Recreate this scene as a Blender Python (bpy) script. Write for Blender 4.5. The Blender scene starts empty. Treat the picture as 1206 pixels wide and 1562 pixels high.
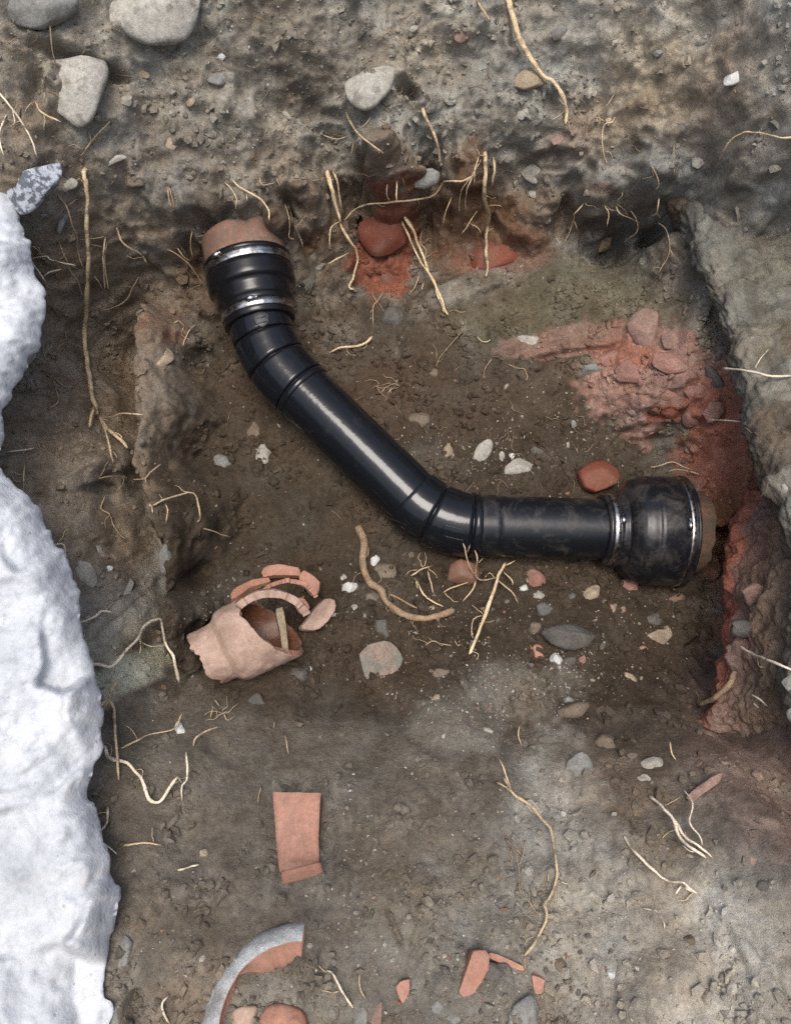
import bpy, math, random
import numpy as np
from mathutils import Vector, Matrix

# ------------------------------------------------------------------ camera, sky, sun, exposure
S = bpy.context.scene
COL = S.collection
W_, H_, FPX = 1206.0, 1562.0, 1300.0
PITCH = math.radians(52)
CAM = np.array([0.0, 0.0, 1.15])
FW = np.array([0, math.cos(PITCH), -math.sin(PITCH)])
UP = np.array([0, math.sin(PITCH), math.cos(PITCH)])
RT = np.array([1.0, 0, 0])
cd = bpy.data.cameras.new('camera')
cam = bpy.data.objects.new('camera', cd)
COL.objects.link(cam)
cam.location = CAM
cam.rotation_euler = (math.pi / 2 - PITCH, 0, 0)
cd.sensor_fit = 'VERTICAL'
cd.sensor_height = 24.0
cd.sensor_width = 24.0
cd.lens = FPX / H_ * 24.0
cd.clip_start = 0.02
cd.clip_end = 500
S.camera = cam

SUN_EL, SUN_AZ = math.radians(66), math.radians(182)      # azimuth clockwise from +Y
w = bpy.data.worlds.new('World')
S.world = w
w.use_nodes = True
wn = w.node_tree.nodes
sky = wn.new('ShaderNodeTexSky')
sky.sky_type = 'NISHITA'
sky.sun_disc = False
sky.sun_elevation = SUN_EL
sky.sun_rotation = SUN_AZ
sky.air_density = 1.0
sky.dust_density = 4.0
wn['Background'].inputs['Strength'].default_value = 0.12
w.node_tree.links.new(sky.outputs[0], wn['Background'].inputs[0])
sd = bpy.data.lights.new('sun', 'SUN')
sd.energy = 1.5
sd.angle = math.radians(28)
sd.color = (1.0, 0.965, 0.92)
sun = bpy.data.objects.new('sun', sd)
COL.objects.link(sun)
sdir = Vector((math.sin(SUN_AZ) * math.cos(SUN_EL), math.cos(SUN_AZ) * math.cos(SUN_EL), math.sin(SUN_EL)))
sun.rotation_euler = sdir.to_track_quat('Z', 'Y').to_euler()
S.view_settings.view_transform = 'Standard'
S.view_settings.look = 'None'
S.view_settings.gamma = 1.0
S.view_settings.use_curve_mapping = False
S.view_settings.exposure = 0.95

rng = np.random.default_rng(7)
random.seed(7)

S.cycles.use_denoising = False
S.cycles.max_bounces = 6
S.cycles.diffuse_bounces = 3
S.cycles.sample_clamp_indirect = 4

# ------------------------------------------------------------------ noise
def _hash(ix, iy, iz, seed):
    n = (ix.astype(np.int64) * 374761393 + iy.astype(np.int64) * 668265263 + iz.astype(np.int64) * 2147483647 + seed * 144665) & 0xFFFFFFFF
    n = ((n ^ (n >> 13)) * 1274126177) & 0xFFFFFFFF
    n = ((n ^ (n >> 16)) * 2246822519) & 0xFFFFFFFF
    return ((n ^ (n >> 15)) & 0xFFFF) / 32767.5 - 1.0

def vnoise(P, cell, seed=0):
    """value noise in [-1, 1] at points P (n,3); cell may be a number or three numbers"""
    Q = P / np.asarray(cell, float)
    I = np.floor(Q)
    f = Q - I
    f = f * f * f * (f * (f * 6 - 15) + 10)
    I = I.astype(np.int64)
    x, y, z = I[:, 0], I[:, 1], I[:, 2]
    r = 0
    for dx in (0, 1):
        wx = f[:, 0] if dx else 1 - f[:, 0]
        for dy in (0, 1):
            wy = f[:, 1] if dy else 1 - f[:, 1]
            for dz in (0, 1):
                wz = f[:, 2] if dz else 1 - f[:, 2]
                r = r + wx * wy * wz * _hash(x + dx, y + dy, z + dz, seed)
    return r

def sstep(a, b, x):
    t = np.clip((x - a) / (b - a), 0, 1)
    return t * t * (3 - 2 * t)

# ------------------------------------------------------------------ mesh helpers
def mesh_np(name, V, F, smooth=True):
    V = np.ascontiguousarray(V, np.float32)
    me = bpy.data.meshes.new(name)
    if isinstance(F, np.ndarray):
        n, k = F.shape
        me.vertices.add(len(V))
        me.vertices.foreach_set('co', V.ravel())
        me.loops.add(n * k)
        me.loops.foreach_set('vertex_index', np.ascontiguousarray(F, np.int32).ravel())
        me.polygons.add(n)
        me.polygons.foreach_set('loop_start', np.arange(0, n * k, k, dtype=np.int32))
        me.polygons.foreach_set('loop_total', np.full(n, k, np.int32))
    else:
        me.from_pydata([tuple(map(float, v)) for v in V], [], F)
    me.update(calc_edges=True)
    me.validate()
    me.polygons.foreach_set('use_smooth', np.full(len(me.polygons), smooth, bool))
    return me

def tag(o, label=None, cat=None, group=None, kind=None):
    if label: o['label'] = label
    if cat: o['category'] = cat
    if group: o['group'] = group
    if kind: o['kind'] = kind
    return o

def obj(name, V, F, mat, parent=None, smooth=True, origin=None):
    V = np.asarray(V, float)
    if origin is None:
        origin = np.array([V[:, 0].mean(), V[:, 1].mean(), V[:, 2].min()])
    me = mesh_np(name, V - origin, F, smooth)
    if mat: me.materials.append(mat)
    o = bpy.data.objects.new(name, me)
    COL.objects.link(o)
    if parent is not None:
        o.parent = parent
        o.location = Vector(origin) - world_origin(parent)
    else:
        o.location = origin
    return o

def world_origin(o):
    l = Vector(o.location)
    while o.parent is not None:
        o = o.parent
        l = l + Vector(o.location)
    return l

def empty(name, loc):
    o = bpy.data.objects.new(name, None)
    o.empty_display_size = 0.02
    COL.objects.link(o)
    o.location = loc
    return o

# ------------------------------------------------------------------ materials
def srgb(r, g, b):
    f = lambda c: ((c / 255 + 0.055) / 1.055) ** 2.4 if c > 10 else c / 255 / 12.92
    return (f(r), f(g), f(b), 1)

class NT:
    def __init__(s, name):
        s.m = bpy.data.materials.new(name)
        s.m.use_nodes = True
        s.t = s.m.node_tree
        s.b = s.t.nodes['Principled BSDF']
        s.b.inputs['Specular IOR Level'].default_value = 0.25
    def n(s, typ, **kw):
        nd = s.t.nodes.new(typ)
        for k, v in kw.items(): setattr(nd, k, v)
        return nd
    def l(s, a, b): s.t.links.new(a, b)
    def coords(s):
        return s.n('ShaderNodeTexCoord').outputs['Object']
    def noise(s, vec, scale, detail=4, rough=.6, dist=0.0):
        nd = s.n('ShaderNodeTexNoise')
        nd.inputs['Scale'].default_value = scale
        nd.inputs['Detail'].default_value = detail
        nd.inputs['Roughness'].default_value = rough
        nd.inputs['Distortion'].default_value = dist
        if vec is not None: s.l(vec, nd.inputs['Vector'])
        return nd
    def voro(s, vec, scale, feature='F1'):
        nd = s.n('ShaderNodeTexVoronoi', feature=feature)
        nd.inputs['Scale'].default_value = scale
        if vec is not None: s.l(vec, nd.inputs['Vector'])
        return nd
    def ramp(s, fac, stops, interp='LINEAR'):
        nd = s.n('ShaderNodeValToRGB')
        nd.color_ramp.interpolation = interp
        e = nd.color_ramp.elements
        while len(e) < len(stops): e.new(0.5)
        for i, (p, c) in enumerate(stops):
            e[i].position = p
            e[i].color = c if len(c) == 4 else (*c, 1)
        s.l(fac, nd.inputs[0])
        return nd.outputs[0]
    def mix(s, fac, a, b, mode='MIX'):
        nd = s.n('ShaderNodeMix', data_type='RGBA', blend_type=mode)
        for sock, v in ((nd.inputs[0], fac), (nd.inputs[6], a), (nd.inputs[7], b)):
            if hasattr(v, 'is_linked') or hasattr(v, 'links'): s.l(v, sock)
            elif isinstance(v, (int, float)): sock.default_value = v
            else: sock.default_value = v if len(v) == 4 else (*v, 1)
        return nd.outputs[2]
    def math(s, op, a, b=0.0):
        nd = s.n('ShaderNodeMath', operation=op)
        for sock, v in ((nd.inputs[0], a), (nd.inputs[1], b)):
            if hasattr(v, 'links'): s.l(v, sock)
            else: sock.default_value = v
        return nd.outputs[0]
    def bump(s, h, dist, strength=1.0, normal=None):
        nd = s.n('ShaderNodeBump')
        nd.inputs['Distance'].default_value = dist
        nd.inputs['Strength'].default_value = strength
        s.l(h, nd.inputs['Height'])
        if normal is not None: s.l(normal, nd.inputs['Normal'])
        s.l(nd.outputs[0], s.b.inputs['Normal'])
        return nd.outputs[0]

def g(v): return (v, v, v, 1)

def mat_soil():
    m = NT('soil')
    geo = m.n('ShaderNodeNewGeometry').outputs['Position']
    at = m.n('ShaderNodeAttribute', attribute_name='soil')
    base = at.outputs['Color']
    n1 = m.noise(geo, 18, 8, .7).outputs[0]
    base = m.mix(1.0, base, m.ramp(n1, [(.28, g(.66)), (.5, g(1.0)), (.72, g(1.32))]), 'MULTIPLY')
    n2 = m.noise(geo, 130, 6, .75).outputs[0]
    base = m.mix(1.0, base, m.ramp(n2, [(.3, g(.72)), (.5, g(1.0)), (.7, g(1.3))]), 'MULTIPLY')
    # warm / cool drift of the earth itself
    n3 = m.noise(geo, 9, 4, .6).outputs[0]
    base = m.mix(1.0, base, m.ramp(n3, [(.3, (1.08, .98, .86, 1)), (.7, (.95, 1.0, 1.03, 1))]), 'MULTIPLY')
    # sand grains, each a pale point
    v1 = m.voro(geo, 420)
    grain = m.ramp(v1.outputs['Distance'], [(.10, g(1)), (.22, g(0))])
    pick = m.ramp(m.n('ShaderNodeSeparateColor').outputs[0], [(.80, g(0)), (.86, g(1))])
    sep = [x for x in m.t.nodes if x.type == 'SEPARATE_COLOR'][-1]
    m.l(v1.outputs['Color'], sep.inputs[0])
    patch = m.ramp(m.noise(geo, 26, 4, .6).outputs[0], [(.42, g(.04)), (.66, g(.5))])
    gf = m.math('MULTIPLY', m.math('MULTIPLY', grain, pick), patch)
    base = m.mix(gf, base, (.40, .36, .29, 1))
    m.l(base, m.b.inputs['Base Color'])
    m.b.inputs['Roughness'].default_value = 0.95
    m.b.inputs['Specular IOR Level'].default_value = 0.12
    nb = m.bump(m.noise(geo, 110, 8, .68).outputs[0], .0050, .8)
    m.bump(m.noise(geo, 430, 5, .75).outputs[0], .0012, 1.0, nb)
    return m.m

def mat_attr(name, rough=.9):
    m = NT(name)
    geo = m.n('ShaderNodeNewGeometry').outputs['Position']
    base = m.n('ShaderNodeAttribute', attribute_name='soil').outputs['Color']
    n2 = m.noise(geo, 260, 4, .7).outputs[0]
    base = m.mix(1.0, base, m.ramp(n2, [(.3, g(.72)), (.7, g(1.25))]), 'MULTIPLY')
    m.l(base, m.b.inputs['Base Color'])
    m.b.inputs['Roughness'].default_value = rough
    m.bump(n2, .0015, .8)
    return m.m

def mat_stone(name, c1, c2, scale=25, speck=None, dirt=.5, bump=.003, rough=.9, dirtcol=(.13, .105, .08, 1), clean=.52):
    m = NT(name)
    geo = m.n('ShaderNodeNewGeometry').outputs['Position']
    n1 = m.noise(geo, scale, 7, .65, .4).outputs[0]
    base = m.ramp(n1, [(.32, c1), (.68, c2)] if name != 'granite' else [(.46, c1), (.54, c2)])
    n2 = m.noise(geo, scale * 9, 5, .7).outputs[0]
    base = m.mix(1.0, base, m.ramp(n2, [(.3, g(.72)), (.7, g(1.25))]), 'MULTIPLY')
    if speck:
        v = m.voro(geo, 130)
        base = m.mix(m.ramp(v.outputs['Distance'], [(.25, g(.9)), (.45, g(0))]), base, speck)
    if dirt:
        n3 = m.noise(geo, 38, 6, .7).outputs[0]
        base = m.mix(m.ramp(n3, [(clean, g(0)), (clean + .12, g(dirt))]), base, dirtcol)
    base = m.mix(1.0, base, g(.70), 'MULTIPLY')
    m.l(base, m.b.inputs['Base Color'])
    m.b.inputs['Roughness'].default_value = rough
    nb = m.bump(m.noise(geo, 70, 8, .72).outputs[0], bump, .8)
    m.bump(m.noise(geo, 420, 4, .7).outputs[0], bump * .3, .8, nb)
    return m.m

def mat_white_rock():
    m = NT('white_rock')
    geo = m.n('ShaderNodeNewGeometry').outputs['Position']
    n1 = m.noise(geo, 9, 8, .7, .6).outputs[0]
    base = m.ramp(n1, [(.30, (.31, .33, .345, 1)), (.5, (.44, .46, .475, 1)), (.7, (.54, .555, .565, 1))])
    n2 = m.noise(geo, 60, 7, .75).outputs[0]
    base = m.mix(1.0, base, m.ramp(n2, [(.28, g(.72)), (.5, g(1.0)), (.75, g(1.08))]), 'MULTIPLY')
    n3 = m.noise(geo, 22, 8, .78, .5).outputs[0]
    base = m.mix(m.ramp(n3, [(.56, g(0)), (.68, g(.55))]), base, (.40, .385, .35, 1))
    v = m.voro(geo, 85)
    sp = m.n('ShaderNodeSeparateColor')
    m.l(v.outputs['Color'], sp.inputs[0])
    pit = m.math('MULTIPLY', m.ramp(v.outputs['Distance'], [(.06, g(1)), (.2, g(0))]), m.ramp(sp.outputs[0], [(.78, g(0)), (.82, g(.8))]))
    base = m.mix(pit, base, (.3, .29, .27, 1))
    m.l(base, m.b.inputs['Base Color'])
    m.b.inputs['Roughness'].default_value = .92
    hgt = m.math('SUBTRACT', m.noise(geo, 40, 6, .62).outputs[0], m.math('MULTIPLY', pit, .3))
    m.bump(hgt, .005, .6)
    return m.m

def mat_terracotta(name, c1, c2, dirt=.45, dirtcol=(.16, .12, .09, 1), rough=.75, clean=.55):
    m = NT(name)
    geo = m.n('ShaderNodeNewGeometry').outputs['Position']
    n1 = m.noise(geo, 22, 6, .6).outputs[0]
    base = m.ramp(n1, [(.35, c1), (.65, c2)])
    n2 = m.noise(geo, 240, 5, .7).outputs[0]
    base = m.mix(1.0, base, m.ramp(n2, [(.3, g(.80)), (.7, g(1.15))]), 'MULTIPLY')
    n3 = m.noise(geo, 55, 7, .72).outputs[0]
    base = m.mix(m.ramp(n3, [(clean, g(0)), (clean + .13, g(dirt))]), base, dirtcol)
    n4 = m.noise(geo, 13, 4, .6, .8).outputs[0]
    base = m.mix(m.ramp(n4, [(.46, g(0)), (.66, g(.55))]), base, (dirtcol[0] * .9, dirtcol[1] * .75, dirtcol[2] * .7, 1))
    n6 = m.noise(geo, 95, 5, .7).outputs[0]
    base = m.mix(m.ramp(n6, [(.66, g(0)), (.72, g(.5))]), base, (.48, .44, .38, 1))
    vs_ = m.voro(geo, 210)
    base = m.mix(m.ramp(vs_.outputs['Distance'], [(.05, g(.6)), (.14, g(0))]), base, (.05, .04, .035, 1))
    m.l(base, m.b.inputs['Base Color'])
    m.b.inputs['Roughness'].default_value = rough
    m.bump(m.noise(geo, 180, 6, .7).outputs[0], .0015, .7)
    return m.m

def mat_root(name, c1, c2, rnd=.35):
    m = NT(name)
    co = m.coords()
    geo = m.n('ShaderNodeNewGeometry').outputs['Position']
    n1 = m.noise(geo, 60, 5, .65).outputs[0]
    base = m.ramp(n1, [(.3, c1), (.7, c2)])
    n2 = m.noise(geo, 420, 4, .7).outputs[0]
    base = m.mix(1.0, base, m.ramp(n2, [(.3, g(.6)), (.7, g(1.3))]), 'MULTIPLY')
    n5 = m.noise(geo, 45, 5, .7).outputs[0]
    base = m.mix(m.ramp(n5, [(.52, g(0)), (.66, g(.8))]), base, (.12, .095, .07, 1))
    oi = m.n('ShaderNodeObjectInfo').outputs['Random']
    base = m.mix(1.0, base, m.ramp(oi, [(0, g(1 - rnd)), (1, g(1 + rnd * .4))]), 'MULTIPLY')
    m.l(base, m.b.inputs['Base Color'])
    m.b.inputs['Roughness'].default_value = .8
    m.bump(n2, .0012, .8)
    return m.m

def mat_plastic(name, rough=.22, dust=.35, base=(.006, .007, .009, 1), dustlo=.56):
    m = NT(name)
    geo = m.n('ShaderNodeNewGeometry').outputs['Position']
    n1 = m.noise(geo, 30, 8, .75, .5).outputs[0]
    n2 = m.noise(geo, 210, 5, .7).outputs[0]
    df = m.ramp(n1, [(dustlo, g(0)), (dustlo + .22, g(dust))])
    sp = m.ramp(n2, [(.68, g(0)), (.74, g(dust * .9))])
    fac = m.math('MAXIMUM', df, sp)
    m.l(m.mix(fac, base, (.15, .13, .105, 1)), m.b.inputs['Base Color'])
    rr = m.n('ShaderNodeMapRange')
    m.l(m.math('ADD', fac, m.math('MULTIPLY', n1, .25)), rr.inputs[0])
    rr.inputs[3].default_value = rough * .75
    rr.inputs[4].default_value = min(1, rough + .45)
    m.l(rr.outputs[0], m.b.inputs['Roughness'])
    m.b.inputs['Specular IOR Level'].default_value = .32
    m.bump(m.noise(geo, 90, 3, .5).outputs[0], .0004, .5)
    return m.m

def mat_metal():
    m = NT('steel_band')
    geo = m.n('ShaderNodeNewGeometry').outputs['Position']
    n = m.noise(geo, 120, 5, .7).outputs[0]
    m.l(m.ramp(n, [(.35, (.20, .19, .175, 1)), (.65, (.50, .50, .50, 1))]), m.b.inputs['Base Color'])
    m.b.inputs['Metallic'].default_value = 1
    m.l(m.ramp(n, [(.3, g(.18)), (.7, g(.4))]), m.b.inputs['Roughness'])
    return m.m

M = {}
M['soil'] = mat_soil()
M['grit'] = mat_attr('grit')
M['white_rock'] = mat_white_rock()
M['pale'] = mat_stone('pale_stone', (.36, .335, .275, 1), (.48, .45, .385, 1), 14, dirt=.55, clean=.56)
M['grey'] = mat_stone('grey_stone', (.20, .20, .18, 1), (.32, .31, .28, 1), 25, dirt=.5)
M['dark'] = mat_stone('dark_stone', (.10, .095, .08, 1), (.17, .155, .135, 1), 30, dirt=.4)
M['tan'] = mat_stone('tan_stone', (.32, .25, .165, 1), (.46, .37, .26, 1), 25, dirt=.45)
M['brown'] = mat_stone('brown_stone', (.15, .115, .08, 1), (.25, .20, .145, 1), 25, dirt=.5)
M['white'] = mat_stone('white_stone', (.55, .55, .50, 1), (.72, .71, .66, 1), 40, dirt=.3, clean=.58)
M['granite'] = mat_stone('granite', (.13, .145, .165, 1), (.50, .53, .57, 1), 95, dirt=.3, clean=.62)
M['pale_big'] = mat_stone('pale_limestone', (.43, .405, .34, 1), (.56, .53, .46, 1), 12, dirt=.75, clean=.52, dirtcol=(.20, .175, .14, 1))
M['clay_stub'] = mat_terracotta('clay_stub', (.17, .085, .06, 1), (.26, .145, .105, 1), .85, clean=.44, dirtcol=(.12, .09, .065, 1))
M['clay_dirty'] = mat_terracotta('clay_dirty', (.09, .05, .034, 1), (.16, .085, .055, 1), .8, clean=.42, dirtcol=(.08, .06, .042, 1))
M['rubber_dusty'] = mat_plastic('black_rubber_dusty', .26, .30, (.008, .008, .010, 1), .46)
M['pad'] = mat_plastic('emblem_plastic', .45, .3, (.03, .032, .036, 1), .45)
M['redlump'] = mat_stone('red_lump', (.27, .135, .10, 1), (.40, .23, .185, 1), 30, dirt=.35)
M['pinkstone'] = mat_stone('pink_stone', (.27, .16, .125, 1), (.38, .26, .21, 1), 22, dirt=.3)
M['terra'] = mat_terracotta('terracotta', (.285, .145, .10, 1), (.35, .19, .14, 1), .45, clean=.53)
M['terra_pale'] = mat_terracotta('terracotta_pale', (.33, .225, .17, 1), (.40, .285, .225, 1), .45)
M['terra_mid'] = mat_terracotta('terracotta_mid', (.30, .145, .095, 1), (.37, .20, .14, 1), .4)
M['terra_dull'] = mat_terracotta('terracotta_dull', (.16, .065, .04, 1), (.25, .11, .07, 1), .8, clean=.44)
M['brick_red'] = mat_terracotta('brick_red', (.125, .035, .02, 1), (.17, .055, .033, 1), .5)
M['glaze'] = mat_terracotta('brown_glaze', (.075, .03, .015, 1), (.14, .06, .03, 1), .35, rough=.3)
M['grey_skin'] = mat_stone('grey_fired_skin', (.30, .31, .30, 1), (.62, .63, .62, 1), 45, dirt=.5)
M['sherd_rust'] = mat_stone('rust_green_sherd', (.19, .205, .17, 1), (.33, .235, .18, 1), 30, dirt=.45)
M['root'] = mat_root('root_tan', (.46, .34, .195, 1), (.66, .52, .33, 1), .25)
M['root_white'] = mat_root('root_white', (.60, .50, .36, 1), (.76, .67, .52, 1), .15)
M['root_brown'] = mat_root('root_brown', (.20, .13, .075, 1), (.38, .27, .165, 1), .2)
M['root_dim'] = mat_root('root_dim', (.27, .195, .12, 1), (.42, .32, .205, 1))
M['plastic'] = mat_plastic('black_plastic', .08, .12, dustlo=.58)
M['plastic_dusty'] = mat_plastic('black_plastic_dusty', .33, .28, dustlo=.50)
M['rubber'] = mat_plastic('black_rubber', .24, .14, (.006, .006, .007, 1), .57)
M['groove'] = mat_plastic('black_groove', .6, .0)
M['steel'] = mat_metal()

# ------------------------------------------------------------------ the pit: base surface
EL = math.radians(50)
NN = np.array([0, -math.cos(EL), math.sin(EL)])
VV = np.array([0, math.sin(EL), math.cos(EL)])
OO = np.array([0, 0.9, 0])

def ray(px, py):
    return FW + RT * ((px - W_ / 2) / FPX) + UP * ((H_ / 2 - py) / FPX)
def at_t(px, py, t): return CAM + ray(px, py) * t
def at_z(px, py, z):
    r = ray(px, py)
    return CAM + r * ((z - CAM[2]) / r[2])
def to_uvh(P):
    d = P - OO
    return d[..., 0], d @ VV, d @ NN
def project(P):
    d = np.asarray(P) - CAM
    t = d @ FW
    return W_ / 2 + FPX * (d @ RT) / t, H_ / 2 - FPX * (d @ UP) / t, t

ZC = """300 700 -.005|300 560 .05|260 480 .12|335 470 .14|520 480 .10|640 500 .10|410 545 .10|350 620 .05|600 600 .05
540 660 .045|700 650 .02|800 640 .03|800 560 .085|760 480 .11|900 680 0|980 660 .02|500 800 -.02|350 820 -.03|600 780 0
668 800 -.025|700 920 -.05|900 920 -.06|1040 950 -.08|850 812 -.05|850 720 -.01|940 740 -.04|850 1000 -.055|1000 1060 -.05
500 1000 -.04|300 880 -.04|330 1000 -.035|310 960 -.04|500 1090 -.038|500 1130 .012|600 1092 -.042|600 1135 .008|760 1098 -.042|760 1142 .012|880 1085 -.04|600 900 -.035|400 930 -.025
600 1050 -.045|760 1030 -.045
300 1130 .04|450 1165 .03|600 1165 .022|700 1175 .03|900 1170 .02|1040 1190 .04|450 1280 .05|700 1300 .05|1000 1350 .07|1200 1300 .12
300 1300 .06|200 1200 .08|450 1500 .07|700 1550 .07|1000 1550 .09|1206 1550 .14|200 1550 .09|850 1420 .06|1130 1200 .08
100 600 .14|0 600 .19|200 430 .185|240 430 .17|100 480 .18|0 480 .24|120 800 .1|0 800 .15
150 950 .08|150 1080 .09|0 1100 .13|0 1400 .13|90 1300 .10|150 700 .12"""
TC = """365 318 1.405|320 322 1.41|410 318 1.41|365 295 1.40|365 348 1.50|320 352 1.50|410 345 1.50|300 335 1.44|280 400 1.52|430 330 1.48|470 380 1.57|450 430 1.58|200 300 1.39|240 370 1.46|100 300 1.29|40 285 1.21|100 200 1.26|100 100 1.23|230 30 1.26|0 0 1.16|0 200 1.18
300 200 1.36|400 100 1.36|400 250 1.42|560 240 1.455|560 130 1.40|560 0 1.36|700 240 1.46|700 120 1.43|800 0 1.36|900 100 1.38|800 200 1.45
560 262 1.47|560 287 1.59|560 320 1.65|560 420 1.67|650 255 1.475|650 282 1.595|740 262 1.475|740 292 1.585|850 300 1.53|850 326 1.64|450 290 1.445|450 326 1.55|650 330 1.67|740 330 1.65|740 420 1.63|850 340 1.63|850 430 1.60|500 330 1.55|900 285 1.50|930 370 1.68|990 370 1.66|920 430 1.60
900 240 1.45|1000 200 1.38|1000 280 1.44|1100 290 1.36|1100 150 1.28|1100 60 1.25|1206 0 1.12|1206 100 1.165|1206 190 1.21|1206 270 1.27|1206 325 1.325|1206 400 1.41|1206 500 1.42|1206 600 1.40|1206 800 1.50|1206 950 1.42|1206 1080 1.30|1206 1190 1.13
1030 350 1.50|1100 400 1.44|1040 440 1.52|1080 500 1.485|1100 350 1.41
1010 420 1.56|1045 480 1.50|1085 560 1.46|1112 620 1.455|1125 690 1.44|1145 760 1.42|1150 850 1.50
940 540 1.535|1000 580 1.50|1050 620 1.49|960 620 1.545|1000 520 1.51|900 520 1.565|1045 690 1.55|1080 720 1.50|1085 660 1.48|1000 690 1.575
1070 812 1.455|1070 765 1.47|1068 862 1.475|1090 800 1.47|1085 860 1.475|1090 760 1.47|1075 930 1.44|1060 1010 1.38|1050 1080 1.30|1020 812 1.58|1045 812 1.57|960 820 1.54|1110 1120 1.23|1100 1000 1.39
-150 0 1.1|-150 400 1.2|-150 800 1.1|-150 1300 1.05|1350 200 1.08|1350 450 1.35|1350 700 1.4|1350 1000 1.3|1350 1200 .97|-100 1700 .98|600 1700 .99|1300 1700 .93|300 -150 1.2|700 -150 1.28|1100 -150 1.2"""
pts = []
for l in ZC.replace('\n', '|').split('|'):
    a, b, c = map(float, l.split()); pts.append(at_z(a, b, c))
for l in TC.replace('\n', '|').split('|'):
    a, b, c = map(float, l.split()); pts.append(at_t(a, b, c))
_ed = np.array([(222, 470, .165, .105), (223, 560, .138, .05), (222, 620, .122, .024), (216, 680, .106, .006), (226, 740, .095, -.006), (242, 790, .09, -.016), (258, 840, .082, -.028), (263, 900, .074, -.036), (264, 960, .066, -.038), (276, 1020, .056, -.034), (310, 1062, .045, -.034), (370, 1092, .036, -.036), (450, 1108, .026, -.038)])
for y in np.arange(470, 1025, 20):
    x, zh, zl = (np.interp(y, _ed[:, 1], _ed[:, k]) for k in (0, 2, 3))
    pts.append(at_z(x - 9, y, zh)); pts.append(at_z(x + 9, y, zl))
pts = np.array(pts)
cu, cv, ch = to_uvh(pts)
CC = 0.008
def _k(u, v): return np.sqrt((u[:, None] - cu) ** 2 + (v[:, None] - cv) ** 2 + CC * CC)
A = np.zeros((len(pts) + 3,) * 2)
A[:-3, :-3] = _k(cu, cv) - 0.0008 * np.eye(len(pts))
PL = np.stack([np.ones_like(cu), cu, cv], 1)
A[:-3, -3:] = PL
A[-3:, :-3] = PL.T
COEF = np.linalg.solve(A, np.concatenate([ch, np.zeros(3)]))
def base_h(u, v):
    out = np.empty(len(u))
    for i in range(0, len(u), 20000):
        a, b = u[i:i + 20000], v[i:i + 20000]
        out[i:i + 20000] = _k(a, b) @ COEF[:-3] + COEF[-3] + a * COEF[-2] + b * COEF[-1]
    return out
def px_uv(px, py):
    t = 1.4
    r = ray(px, py)
    for _ in range(14):
        u, v, h = to_uvh(CAM + r * t)
        e = base_h(np.array([u]), np.array([v]))[0] - h
        t += 0.6 * e / (r @ NN)
    u, v, h = to_uvh(CAM + r * t)
    return u, v, t

def lines(lo, hi, step, far):
    c = list(np.arange(lo, hi + step, step))
    s, x = step, c[-1]
    up = []
    while x < far:
        s *= 1.28; x += s; up.append(x)
    s, x = step, c[0]
    dn = []
    while x > -far:
        s *= 1.28; x -= s; dn.append(x)
    return np.array(dn[::-1] + c + up)
STEP = 0.0024
us = lines(-0.70, 0.70, STEP, 9.0)
vs = lines(-0.60, 0.92, STEP, 9.0)
GU, GV = np.meshgrid(us, vs)
gu, gv = GU.ravel(), GV.ravel()
inside = (np.abs(gu) < .95) & (gv > -.85) & (gv < 1.2)
gh = np.zeros(len(gu))
gh[inside] = base_h(gu[inside], gv[inside])
# beyond the excavation the ground lies level
dist = np.maximum.reduce([np.abs(gu) - .72, -.62 - gv, gv - .94, np.zeros_like(gu)])
wout = sstep(0, .22, dist)
flat = (.66 - VV[2] * gv) / NN[2]
gh = gh * (1 - wout) + flat * wout
P = OO + gu[:, None] * RT + gv[:, None] * VV + gh[:, None] * NN
GP = P.reshape(len(vs), len(us), 3)
def grid_normals(GPx):
    dv, du = np.gradient(GPx, axis=0), np.gradient(GPx, axis=1)
    n = np.cross(du, dv)
    return n / (np.linalg.norm(n, axis=2, keepdims=True) + 1e-12)
BN = grid_normals(GP).reshape(-1, 3)
near = wout < .9

# local masks, as soft ellipses on the surface
def ell(px, py, rx, ry, rot=0.0, soft=.35, noise=None):
    u0, v0, t = px_uv(px, py)
    k = t / FPX
    a = math.radians(rot)
    x, y = (gu - u0) / k, (gv - v0) / k
    X, Y = x * math.cos(a) - y * math.sin(a), x * math.sin(a) + y * math.cos(a)
    d = np.sqrt((X / rx) ** 2 + (Y / ry) ** 2)
    if noise is not None: d = d + noise
    return 1 - sstep(1 - soft, 1 + soft, d)

nzA = np.zeros(len(P)); nzB = np.zeros(len(P))
nzA[near] = vnoise(P[near], .045, 11)
nzB[near] = vnoise(P[near], .013, 12)
EDGE = .38 * nzA + .2 * nzB

steep = 1 - sstep(.45, .85, BN[:, 2])          # walls
smooth_f = np.clip(ell(480, 1150, 260, 70, 0, .5) + ell(150, 1180, 110, 120, 0, .5) * .6 + ell(420, 760, 170, 150, 0, .5) * .45 + ell(800, 600, 130, 60, 0, .5) * .4, 0, 1)
rough_f = np.clip(ell(1020, 1480, 260, 170, 0, .5) + ell(950, 60, 300, 200, 0, .5) * .7 + ell(1000, 590, 110, 80, 0, .4) + ell(200, 150, 200, 160, 0, .5) * .6 + ell(1110, 980, 60, 200, 0, .5) * .8 + ell(1185, 700, 50, 400, 0, .4) * .6, 0, 1)
amp = np.clip(.70 - .40 * smooth_f + .30 * rough_f + .10 * steep, .15, 1.5)
D = np.zeros(len(P))
Q = P[near]
d = np.zeros(len(Q))
for cell, am, sd_ in ((.13, .012, 1), (.065, .0105, 2), (.032, .0075, 3)):
    d += am * vnoise(Q, cell, sd_)
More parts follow.
